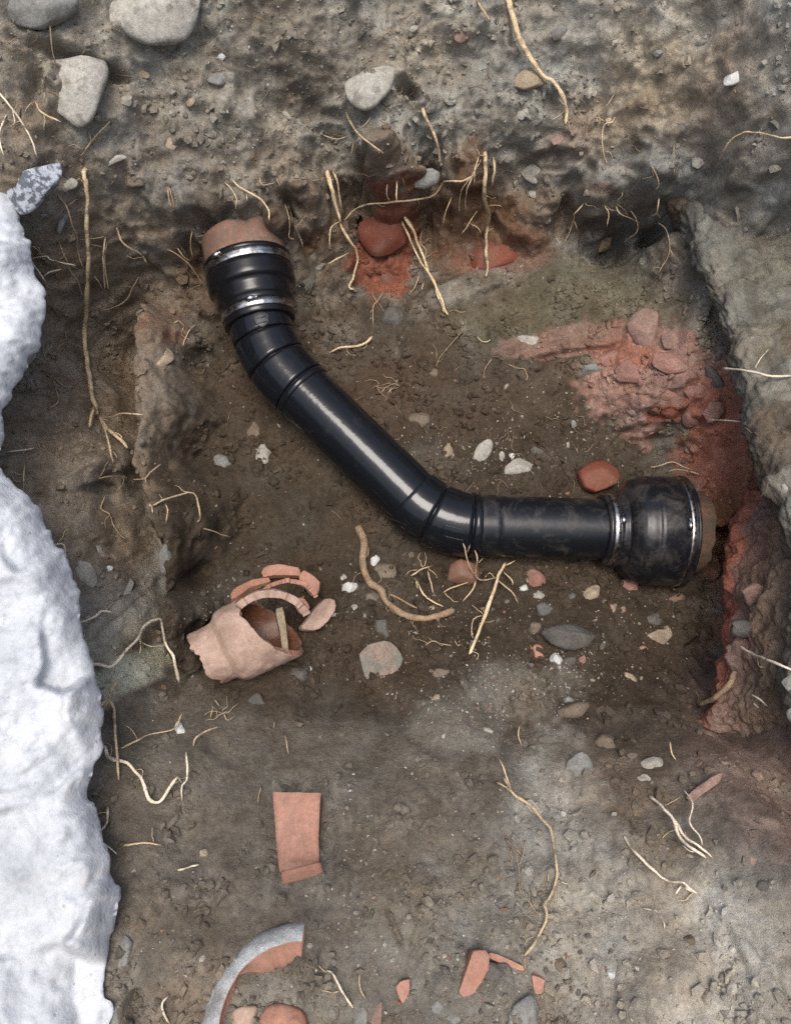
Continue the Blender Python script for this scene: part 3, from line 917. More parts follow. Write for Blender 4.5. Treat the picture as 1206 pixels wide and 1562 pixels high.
# first bend
RB = .0545
g_ = .0017
def grooved(s0, s1, r, grooves, dep=.005):
    pr = [(s0 + .0002, r - .006), (s0, r - .0015), (s0 + .0015, r)]
    for gs in grooves:
        pr += [(gs - g_, r), (gs - g_ * .7, r - dep), (gs + g_ * .7, r - dep), (gs + g_, r)]
    pr += [(s1 - .0015, r), (s1, r - .0015), (s1 + .0002, r - .006)]
    return pr
b1 = turned('bend', grooved(s_c1 - .01, s_g3 + .012, RB, (s_g1, s_g2, s_g3)), 'plastic', pipe)
b1['label'] = 'upper bend with three dark grooves'
sp1 = turned('straight_pipe', [(s_g3, RP), (s_b2 + .02, RP)], 'plastic', pipe)
b2 = turned('bend', grooved(s_b2, s_e2, RB + .0008, (s_b3, s_b4)), 'plastic', pipe)
b2['label'] = 'lower bend with a raised pad'
sp2 = turned('straight_pipe', [(s_b4 + .01, RP + .0005), (s_sl, RP + .0005), (s_sl + .001, RP), (s_k0 + .03, RP)], 'plastic_dusty', pipe)
cu2 = turned('rubber_coupling', [(s_k0, .050), (s_k0, .0585), (s_k0 + .003, .0605), (s_k0 + .006, .0605), (s_k0 + .0065, .0595), (s_k0 + .021, .0595), (s_k0 + .022, .062), (s_k0 + .034, .063), (s_k1 - .026, .070), (s_k1 - .012, .086),
    (s_k1, .0895), (s_k1 + .012, .0905), (s_k1 + .014, .0925), (s_k2 - .022, .0935), (s_k2 - .020, .0925), (s_k2 - .006, .0925), (s_k2 - .005, .0955), (s_k2 - .001, .0955), (s_k2, .094), (s_k2, .07)], 'rubber_dusty', pipe)
cu2['label'] = 'flared dusty rubber coupling at the right end'
for s0, s1, r in ((s_k0 + .0085, s_k0 + .018, .0603), (s_k2 - .016, s_k2 - .008, .0936)):
    turned('clamp_band', edge_prof(s0, s1, r, .0006, .002), 'steel', cu2)

def on_pipe(x, y, r):
    """point on the pipe's skin seen at a pixel: centre of run, axis, outward normal"""
    s = s_of_px(x, y)
    c = path_at([s])[0]
    T = (path_at([s + .004]) - path_at([s - .004]))[0]; T /= np.linalg.norm(T)
    d = ray(x, y); d /= np.linalg.norm(d)
    oc = CAM - c
    dp, op = d - T * (d @ T), oc - T * (oc @ T)
    a, b, cc = dp @ dp, 2 * dp @ op, op @ op - r * r
    disc = max(b * b - 4 * a * cc, 0)
    q = CAM + d * ((-b - math.sqrt(disc)) / (2 * a))
    n = (q - c) - T * ((q - c) @ T); n /= np.linalg.norm(n)
    return q, T, n
# worm screw housings on the clamp bands
def clamp(parent, x, y, r, ln=.011):
    q, T, n = on_pipe(x, y, r)
    tg = np.cross(n, T)
    c = q + n * .0022
    V, Fs = tube(np.stack([c + tg * ln * k for k in (-1, -.75, -.7, .3, .35, .8, 1)]), np.array([.0022, .0032, .0046, .0046, .0034, .0034, .0024]), 10)
    h = obj('screw_housing', V, Fs, M['steel'], parent)
    for k in range(5):
        a = (ln + .004 + .0042 * k) / r
        cc = q - n * r
        p = cc + (n * math.cos(a) + tg * math.sin(a)) * (r + .0004)
        V, Fs = tube(np.stack([p - T * .0035, p, p + T * .0035]), np.array([.0008, .0009, .0008]), 5)
        obj('band_slot', V, Fs, M['groove'], parent)
clamp(cu_, 331, 389, .0770)
clamp(cu_, 384, 455, .0637)
clamp(cu2, 950, 792, .0603, .009)
clamp(cu2, 1052, 800, .0936, .010)
# moulded emblem: a ring with two bars, and a raised pad on the lower bend
q, T, n = on_pipe(399, 487, RB)
e2 = np.cross(n, T)
pts3 = []
th = np.linspace(0, 2 * math.pi, 40)
def skin(q, T, n, e2, x, y, lift, r=RB):
    # wrap a flat mark (x along axis, y around) onto the cylinder
    a = y / r
    c = q - n * r
    return c + T * x + (n * math.cos(a) + e2 * math.sin(a)) * (r + lift)
ring = np.array([skin(q, T, n, e2, .0125 * math.cos(t), .0125 * math.sin(t), .0003) for t in th])
disc = [skin(q, T, n, e2, 0, 0, .0009)]
for k in range(1, 5):
    for tt in th[:-1]: disc.append(skin(q, T, n, e2, .0135 * k / 4 * math.cos(tt), .0135 * k / 4 * math.sin(tt), .0009 if k < 4 else -.0005))
m_ = len(th) - 1
Fd = [(0, 1 + (a_ + 1) % m_, 1 + a_) for a_ in range(m_)] + [(1 + k * m_ + a_, 1 + k * m_ + (a_ + 1) % m_, 1 + (k + 1) * m_ + (a_ + 1) % m_, 1 + (k + 1) * m_ + a_) for k in range(3) for a_ in range(m_)]
em = obj('emblem', np.array(disc), Fd, M['pad'], b1)
V, Fs = tube(ring, .0009, 6, False)
obj('emblem_ring', V, Fs, M['plastic'], b1)
for xs in ((-.006, .001), (.003, .007)):
    barp = np.array([skin(q, T, n, e2, xs[0] + .003, y, .0010) for y in np.linspace(-.007, .007, 8)])
    V, Fs = tube(barp, .0009, 6)
    obj('emblem_bar', V, Fs, M['plastic'], b1)
q, T, n = on_pipe(692, 813, RB)
e2 = np.cross(n, T)
rect = []
for k in range(40):
    t = 2 * math.pi * k / 40
    x = .019 * np.sign(math.cos(t)) * abs(math.cos(t)) ** .35
    y = .009 * np.sign(math.sin(t)) * abs(math.sin(t)) ** .35
    rect.append(skin(q, T, n, e2, x, y, .0002))
rect.append(rect[0])
V, Fs = tube(np.array(rect), .0008, 6, False)
obj('pad_rim', V, Fs, M['plastic'], b2)

# ------------------------------------------------------------------ clay pipe stubs
def broken_tube(s0, s1, r, wall, jag0, jag1, mat, name, label, seed, inward=None):
    rs = np.random.default_rng(seed)
    seg, nl = 72, 14
    th = np.arange(seg) * 2 * math.pi / seg
    j0 = jag0 * np.array([vnoise(np.array([[math.cos(t) * 2.2, math.sin(t) * 2.2, seed]]), .7, 5)[0] for t in th])
    j1 = jag1 * np.array([vnoise(np.array([[math.cos(t) * 2.2, math.sin(t) * 2.2, seed + 9]]), .7, 5)[0] for t in th])
    cm = path_at([(s0 + s1) / 2])[0]
    T = (path_at([s1]) - path_at([s0]))[0]; T /= np.linalg.norm(T)
    o0 = path_at([s0])[0]
    L = s1 - s0
    A1 = np.cross(T, [0, -.3, 1.0]); A1 /= np.linalg.norm(A1); B1 = np.cross(A1, T)
    V = []
    for rr, rev in ((r, False), (r - wall, True)):
        for k in range(nl):
            f = k / (nl - 1)
            if rev: f = 1 - f
            x = (j0 * (1 - f) + j1 * f) + f * L
            V.append(o0 + x[:, None] * T + rr * (A1 * np.cos(th)[:, None] + B1 * np.sin(th)[:, None]))
    V = np.concatenate(V)
    nr = 2 * nl
    Fs = []
    for k in range(nr):
        for a in range(seg):
            b = (a + 1) % seg
            k2 = (k + 1) % nr
            Fs.append((k * seg + a, k * seg + b, k2 * seg + b, k2 * seg + a))
    V = V + .002 * vnoise(V, .02, seed)[:, None] * (V - o0)
    o = obj(name, V, Fs, M[mat])
    return tag(o, label, 'clay pipe')
broken_tube(s_c0 - .05, s_c0 + .03, .071, .014, .004, .0, 'clay_stub', 'clay_pipe', 'broken red clay pipe end entering the far wall above the upper coupling', 3)
broken_tube(SEND - .02, SEND + .004, .070, .016, .0, .012, 'clay_dirty', 'clay_pipe', 'old dull clay pipe end behind the flared right coupling', 4)

# ------------------------------------------------------------------ white rocks beside the pit
def big_rock(name, pxpts, dep, nrm, top, deep, label, seed, shoulder=.07, step=.003):
    nrm = np.asarray(nrm, float); nrm /= np.linalg.norm(nrm)
    p0, ex, ey, n, out = outline_on(pxpts, 0, .5, nrm, dep)
    o2 = resample_closed(out, 500, 1)
    w3 = np.stack([o2[:, 0], o2[:, 1], np.zeros(len(o2))], 1)
    for cell, am in ((.05, .007), (.022, .005), (.010, .003)):
        o2[:, 0] += am * vnoise(w3, cell, seed); o2[:, 1] += am * vnoise(w3, cell, seed + 7)
    lo, hi = o2.min(0) - .05, o2.max(0) + .05
    xs, ys = np.arange(lo[0], hi[0], step), np.arange(lo[1], hi[1], step)
    X, Y = [q.ravel() for q in np.meshgrid(xs, ys)]
    A0, A1 = o2, np.roll(o2, -1, 0)
    dist = np.full(len(X), 9.0); ins = np.zeros(len(X), bool)
    for (ax_, ay_), (bx_, by_) in zip(A0, A1):
        ux, uy = bx_ - ax_, by_ - ay_
        k = np.clip(((X - ax_) * ux + (Y - ay_) * uy) / (ux * ux + uy * uy + 1e-15), 0, 1)
        dist = np.minimum(dist, (X - ax_ - k * ux) ** 2 + (Y - ay_ - k * uy) ** 2)
        cr = (ay_ > Y) != (by_ > Y)
        ins ^= cr & (X < (bx_ - ax_) * (Y - ay_) / (by_ - ay_ + 1e-15) + ax_)
    dist = np.sqrt(dist) * np.where(ins, 1, -1)
    GD = dist.reshape(len(ys), len(xs))
    gy, gx = np.gradient(GD, step)
    near_ = np.abs(dist) < .6 * step
    X = np.where(near_, X - gx.ravel() * dist, X); Y = np.where(near_, Y - gy.ravel() * dist, Y)
    dist = np.where(near_, 0, dist)
    out_ = dist < 0
    X = np.where(out_, X - gx.ravel() * dist * 1.5, X); Y = np.where(out_, Y - gy.ravel() * dist * 1.5, Y)
    B = p0 + X[:, None] * ex + Y[:, None] * ey
    vw = CAM - B; vw /= np.linalg.norm(vw, axis=1, keepdims=True)
    rs = np.random.default_rng(seed)
    def chips(spc, slope):
        # broken facets: each patch of stone is its own little plane
        k = int((hi[0] - lo[0]) * (hi[1] - lo[1]) / spc ** 2)
        sx, sy = rs.uniform(lo[0], hi[0], k), rs.uniform(lo[1], hi[1], k)
        gr = rs.normal(size=(k, 2)) * slope
        of = rs.normal(size=k) * spc * .02
        xw = X + .12 * spc * vnoise(B, spc * .5, seed + 20); yw = Y + .12 * spc * vnoise(B, spc * .5, seed + 21)
        best = np.full(len(X), 9.0); r = np.zeros(len(X))
        for a in range(k):
            q = (xw - sx[a]) ** 2 + (yw - sy[a]) ** 2
            m = q < best
            best[m] = q[m]
            r[m] = of[a] + gr[a, 0] * (xw[m] - sx[a]) + gr[a, 1] * (yw[m] - sy[a])
        R2 = r.reshape(len(ys), len(xs))
        for _ in range(2): R2 = (R2 + np.roll(R2, 1, 0) + np.roll(R2, -1, 0) + np.roll(R2, 1, 1) + np.roll(R2, -1, 1)) / 5
        return R2.ravel()
    f = np.clip(dist / shoulder, 0, 1)
    h = top * (1 - (1 - f) ** 2.4)
    def ter(q, k):
        z = q * k
        fl = np.floor(z)
        return (fl + sstep(.3, .7, z - fl)) / k
    ed = np.clip(dist / .03, 0, 1)
    h = h + ed * (.020 * vnoise(B, .13, seed) + chips(.12, .16) + .5 * chips(.05, .09)) + .004 * vnoise(B, .03, seed + 2) + .0026 * vnoise(B, .014, seed + 3) + .0018 * vnoise(B, .0065, seed + 5)
    h = np.where(dist < 0, np.maximum(-deep, h + dist * 9), h)
    V = B + h[:, None] * (vw * .85 + n * .15)
    nx = len(xs)
    keep = (dist > -.05).reshape(len(ys), nx)
    q = keep[:-1, :-1] & keep[1:, :-1] & keep[:-1, 1:] & keep[1:, 1:]
    jj, ii_ = np.nonzero(q)
    a = jj * nx + ii_
    Fq = np.stack([a, a + 1, a + nx + 1, a + nx], 1)
    used, inv = np.unique(Fq, return_inverse=True)
    return tag(obj(name, V[used], inv.reshape(Fq.shape), M['white_rock']), label, 'rock')
big_rock('white_rock', [(-60, 600), (3, 612), (6, 660), (8, 705), (20, 742), (42, 762), (72, 790), (100, 850), (118, 915), (130, 985), (150, 1050), (158, 1110), (150, 1160), (137, 1210), (145, 1270), (165, 1308), (190, 1375), (178, 1415), (172, 1460), (166, 1530), (160, 1640), (60, 1760), (-200, 1760), (-380, 1500), (-360, 1100), (-220, 700)],
         1.0, (.25, -.28, 1), .05, .2, 'large bright white boulder along the lower left edge of the pit', 31)
big_rock('white_rock', [(-20, 235), (2, 262), (22, 300), (38, 350), (48, 380), (61, 415), (67, 455), (64, 520), (42, 563), (20, 590), (8, 620), (-40, 680), (-140, 700), (-260, 520), (-250, 320), (-120, 230)],
         1.19, (.3, -.45, 1), .035, .22, 'smaller greyish white boulder at the left edge above the large one', 47, .05)
bpy.context.view_layer.update()
SURF += [b1, b2, sp1, sp2, cu_, cu2]

# ------------------------------------------------------------------ broken clay pottery
def rev_patch(name, o, ax, up, prof, th, s0, s1, thick, mats, parent=None, ns=26, wob=.0012, seed=1):
    """piece of a turned wall: profile (s, r), angle list th (deg), end curves s0/s1 per angle; outer, inner and broken faces"""
    ax = ax / np.linalg.norm(ax)
    up = up - ax * (up @ ax); up /= np.linalg.norm(up)
    sd = np.cross(ax, up)
    sp_, rp = np.array(prof).T
    nt = len(th)
    t = np.radians(th)
    rad = up[None] * np.sin(t)[:, None] + sd[None] * np.cos(t)[:, None]
    lay = []
    for inner in (0, 1):
        for k in range(ns):
            f = k / (ns - 1)
            if inner: f = 1 - f
            s = s0 + (s1 - s0) * f
            r = np.interp(s, sp_, rp) - (thick if inner else 0)
            lay.append(o + s[:, None] * ax + r[:, None] * rad)
    V = np.array(lay)                                   # (2ns, nt, 3)
    V = V + wob * vnoise(V.reshape(-1, 3) + seed, .012, seed).reshape(V.shape[:2])[:, :, None] * rad[None]
    closed = abs((th[-1] - th[0]) - 360) < 1e-6
    Fs, mi = [], []
    n2 = 2 * ns
    for k in range(n2):
        k2 = (k + 1) % n2
        for a in range(nt - 1):
            Fs.append((k * nt + a, k * nt + a + 1, k2 * nt + a + 1, k2 * nt + a))
            mi.append(0 if k < ns - 1 else (2 if k in (ns - 1, n2 - 1) else 1))
    if not closed:
        for k in range(ns - 1):
            i_ = n2 - 1 - k
            for a, fl in ((0, 1), (nt - 1, 0)):
                q = (k * nt + a, (k + 1) * nt + a, (i_ - 1) * nt + a, i_ * nt + a)
                Fs.append(q if fl else q[::-1]); mi.append(2)
    V = V.reshape(-1, 3)
    ob = obj(name, V, Fs, M[mats[0]], parent)
    for m in mats[1:]: ob.data.materials.append(M[m])
    ob.data.polygons.foreach_set('material_index', np.array(mi, np.int32)[:len(ob.data.polygons)])
    sm = np.array(mi) != 2
    ob.data.polygons.foreach_set('use_smooth', sm[:len(ob.data.polygons)])
    return ob

def jag(n, seed, am, f=.35):
    x = np.stack([np.arange(n) * f, np.zeros(n), np.full(n, seed * 3.7)], 1)
    return am * (vnoise(x, 1.0, seed) + .5 * vnoise(x * 2.7, 1.0, seed + 1))

q0, q1 = at_z(300, 1012, .026), at_z(428, 948, .044)
ax = q1 - q0
up = np.array([0, 0, 1.0])
th = np.arange(-100, 260.1, 4.0)
s1 = .119 - .030 * np.sin(np.radians(th - 18)) + jag(len(th), 3, .0022)
s1[-1] = s1[0]
s0 = jag(len(th), 8, .006, .2) + .016 - .010 * np.sin(np.radians(th)); s0[-1] = s0[0]
bell = rev_patch('clay_socket', q0, ax, up, [(-.03, .041), (.036, .0445), (.044, .046), (.053, .055), (.060, .0570), (.12, .0585), (.18, .060)], th, s0, s1, .009, ['terra_pale', 'glaze', 'terra_mid'], ns=44)
tag(bell, 'pale pink broken clay pipe socket, glazed brown inside, lying left of the bent brown root', 'clay socket')
bpy.context.view_layer.update()
SURF.append(bell)

def ring_sherd(name, px, py, z, r, a0, a1, hgt, thick, mats, label, seed, flare=0.0, tiltv=(0, 0, 1), cat='sherd'):
    o = at_z(px, py, z)
    th = np.arange(a0, a1 + .1, 3.0)
    n = len(th)
    s0 = jag(n, seed, .003); s1 = hgt + jag(n, seed + 5, .005)
    ob = rev_patch(name, o, np.array(tiltv, float), np.array([0, 1.0, 0]), [(-.05, r - flare), (.0, r), (hgt + .05, r + flare)], th, s0, s1, thick, mats, ns=12, seed=seed)
    return tag(ob, label, cat)
ring_sherd('clay_sherd', 413, 962, .035, .064, 38, 148, .028, .011, ['terra_pale', 'terra_mid', 'terra_pale'], 'pale arched clay strip resting across the broken socket mouth', 12, .012, (.1, -.75, .75))
ring_sherd('clay_sherd', 440, 935, .028, .050, 25, 150, .020, .006, ['terra_mid', 'terra_pale', 'terra_mid'], 'thin curved clay rim behind the arched strip', 14, .003, (.1, -.5, .9))

def up_n(*v): return np.array(v, float)
SL = dict(slab=True, smooth=0, cat='sherd')
stone('clay_sherd', [(403, 880), (409, 871), (430, 868), (462, 874), (462, 886), (440, 885), (420, 885), (406, 888)], 'terra_mid', 'orange clay rim sherd at the top of the broken pottery', tdelta=.02, rise=.35, sink=1.1, nz=.06, **SL)
stone('clay_sherd', [(458, 885), (466, 874), (480, 881), (491, 892), (489, 908), (480, 916), (472, 906), (463, 894)], 'terra_mid', 'chunky orange clay sherd right of the thin curved rim', tdelta=.022, rise=.5, sink=1.3, nz=.08, **SL)
stone('clay_sherd', [(353, 915), (360, 906), (385, 894), (412, 890), (414, 897), (384, 905), (362, 921), (354, 923)], 'terra_mid', 'flat orange clay sherd sticking out left of the arched strip', tdelta=.012, rise=.4, sink=1.0, nz=.05, **SL)
stone('clay_sherd', [(447, 963), (458, 950), (472, 930), (486, 917), (499, 919), (501, 934), (491, 950), (474, 966), (460, 966)], 'terra_pale', 'pinkish clay sherd at the right end of the broken pottery', tdelta=.026, rise=.4, sink=.9, nz=.08, nrm=up_n(.5, -.4, 1), **SL)
stone('clay_sherd', [(440, 922), (463, 919), (473, 933), (466, 946), (457, 943), (450, 932)], 'terra_mid', 'small broken clay chip under the right end of the arched strip', tdelta=.034, rise=.35, sink=.6, nz=.08, **SL)
stone('wood_splinter', [(419, 930), (431, 926), (436, 955), (441, 1003), (431, 1001), (427, 965)], 'tan', 'tan flat splinter lying inside the glazed clay socket', 'splinter', dep=1.293, rise=.25, sink=.4, slab=True, smooth=0, nz=.05)

# salmon tile fragment on the front shelf
def prism(name, px_l, px_r, zs, mats, label, thick, cat='sherd'):
    """strip built across: left and right edge photo points with the height of each station above the soil"""
    L, R = [], []
    for (a, b), z in zip(px_l, zs):
        p = hit(a, b)[0]; L.append(at_z(a, b, z0 + z))
    for (a, b), z in zip(px_r, zs):
        R.append(at_z(a, b, z0 + z))
    L, R = catmull(np.array(L), 8), catmull(np.array(R), 8)
    n = len(L)
    k = 10
    V = []
    for f in np.linspace(0, 1, k):
        e = L * (1 - f) + R * f
        V.append(e + np.array([0, 0, .0012]) * vnoise(e, .01, 6)[:, None])
    top = np.array(V)
    bot = top - np.array([0, 0, thick])
    bot[:, :, 2] = np.minimum(bot[:, :, 2], z0 - .006)
    V = np.concatenate([top.reshape(-1, 3), bot.reshape(-1, 3)])
    N = k * n
    Fs, mi = [], []
    for i in range(k - 1):
        for j in range(n - 1):
            a = i * n + j
            Fs.append((a, a + 1, a + n + 1, a + n)); mi.append(0)
            Fs.append((N + a, N + a + n, N + a + n + 1, N + a + 1)); mi.append(1)
    for i, fl in ((0, 0), (k - 1, 1)):
        for j in range(n - 1):
            a = i * n + j
            q = (a, N + a, N + a + 1, a + 1)
            Fs.append(q[::-1] if fl else q); mi.append(1)
    for j, fl in ((0, 1), (n - 1, 0)):
        for i in range(k - 1):
            a = i * n + j
            q = (a, N + a, N + a + n, a + n)
            Fs.append(q[::-1] if fl else q); mi.append(1)
    ob = obj(name, V, Fs, M[mats[0]])
    ob.data.materials.append(M[mats[1]])
    ob.data.polygons.foreach_set('material_index', np.array(mi, np.int32))
    ob.data.polygons.foreach_set('use_smooth', np.array(mi) == 0)
    return tag(ob, label, cat)
z0 = float(hit(452, 1275)[0][2]) + .004
prism('clay_tile_fragment', [(416, 1208), (417, 1225), (419, 1250), (421, 1280), (424, 1310), (427, 1330), (429, 1331), (430, 1349)], [(490, 1209), (488, 1225), (487, 1250), (486, 1280), (487, 1305), (487, 1317), (489, 1317), (494, 1334)],
      [.038, .031, .024, .019, .0185, .026, .029, .006], ['terra', 'terra_dull'], 'salmon curved clay tile fragment lying alone on the front shelf', .016)

# curved grey-skinned sherd at the bottom edge
o = at_z(452, 1566, float(hit(420, 1500)[0][2]))
def arc_sherd():
    th = np.radians(np.arange(88, 196, 2.0))
    prof = [(.107, -.02, 0), (.104, .004, 0), (.094, .017, 0), (.080, .024, 0), (.079, .023, 1), (.069, .016, 1), (.062, .009, 1), (.060, -.02, 1)]
    V, Fs, mi = [], [], []
    k = len(prof)
    jj = jag(len(th), 21, .006, .12)
    for a, (t, j) in enumerate(zip(th, jj)):
        for r, z, m in prof:
            rr = r + (j if r < .075 else j * .15)
            if r < .075: rr += .013 * float(sstep(118, 150, math.degrees(t)))
            taper = 1 - .45 * (a < 5) * (1 - a / 5) * 0
            V.append(o + np.array([rr * math.cos(t), rr * math.sin(t), z]))
    n = len(th)
    for a in range(n - 1):
        for b in range(k - 1):
            Fs.append((a * k + b, a * k + b + 1, (a + 1) * k + b + 1, (a + 1) * k + b)); mi.append(0 if b < 3 else 1)
    Fs.append(tuple(range(k))[::-1]); mi.append(1)
    Fs.append(tuple((n - 1) * k + b for b in range(k))); mi.append(1)
    ob = obj('clay_sherd', np.array(V), Fs, M['grey_skin'])
    ob.data.materials.append(M['terra'])
    ob.data.polygons.foreach_set('material_index', np.array(mi, np.int32))
    return tag(ob, 'large curved sherd with grey skin and orange broken edge at the bottom edge', 'sherd')
arc_sherd()
stone('clay_sherd', [(348, 1575), (350, 1541), (372, 1532), (396, 1530), (394, 1575)], 'terra_pale', 'dusky pink sherd tucked inside the large curved sherd', cat='sherd', rise=.35, tdelta=.004)
stone('clay_sherd', [(392, 1578), (398, 1535), (428, 1528), (455, 1535), (470, 1548), (474, 1578)], 'terra_mid', 'rounded pink sherd at the bottom edge right of the curved sherd', cat='sherd', rise=.35, tdelta=.006)
stone('clay_sherd', [(717, 1447), (735, 1447), (742, 1456), (740, 1478), (728, 1498), (716, 1516), (699, 1518), (695, 1510)], 'terra', 'elongated salmon sherd leaning at the bottom beside a thin grey pink edge', tdelta=.006, rise=.5, sink=1.0, nz=.07, **SL)
stone('clay_sherd', [(744, 1452), (760, 1456), (800, 1475), (797, 1482), (770, 1472), (744, 1461)], 'terra_mid', 'thin grey pink sherd edge poking out between two salmon sherds', tdelta=.003, rise=.35, sink=1.2, nz=.07, **SL)
stone('clay_sherd', [(810, 1483), (824, 1487), (838, 1497), (828, 1508), (818, 1518), (813, 1503)], 'terra', 'small triangular salmon sherd at the bottom right of the thin edge', tdelta=.005, rise=.35, sink=.8, nz=.05, **SL)
stone('clay_sherd', [(605, 1503), (612, 1494), (626, 1491), (626, 1510), (616, 1529), (610, 1518)], 'terra', 'small pointed salmon chip alone at the bottom centre', tdelta=.004, rise=.3, sink=.8, nz=.05, **SL)
stone('brick_fragment', [(877, 723), (890, 710), (909, 702), (926, 706), (944, 720), (936, 742), (916, 750), (900, 755), (885, 746)], 'brick_red', 'bright red brick fragment lying above the flared right coupling', 'brick fragment', smooth=0, tdelta=.006, rise=.75, sink=1.0, nz=.03, cuts=2, angular=True)
stone('brick_fragment', [(679, 886), (686, 860), (700, 852), (726, 862), (733, 880), (716, 894), (695, 893)], 'terra_dull', 'orange brick fragment under the lower pipe bend', 'brick fragment', smooth=0, tdelta=.008, rise=.7, cuts=5)
stone('clay_sherd', [(547, 1000), (560, 985), (590, 978), (606, 990), (615, 1011), (600, 1030), (576, 1034), (561, 1049), (552, 1022)], 'sherd_rust', 'flat rust and grey green stained sherd at the pit centre', slab=True, smooth=0, tdelta=.007, rise=.16, sink=.5, nz=.04, cat='sherd')

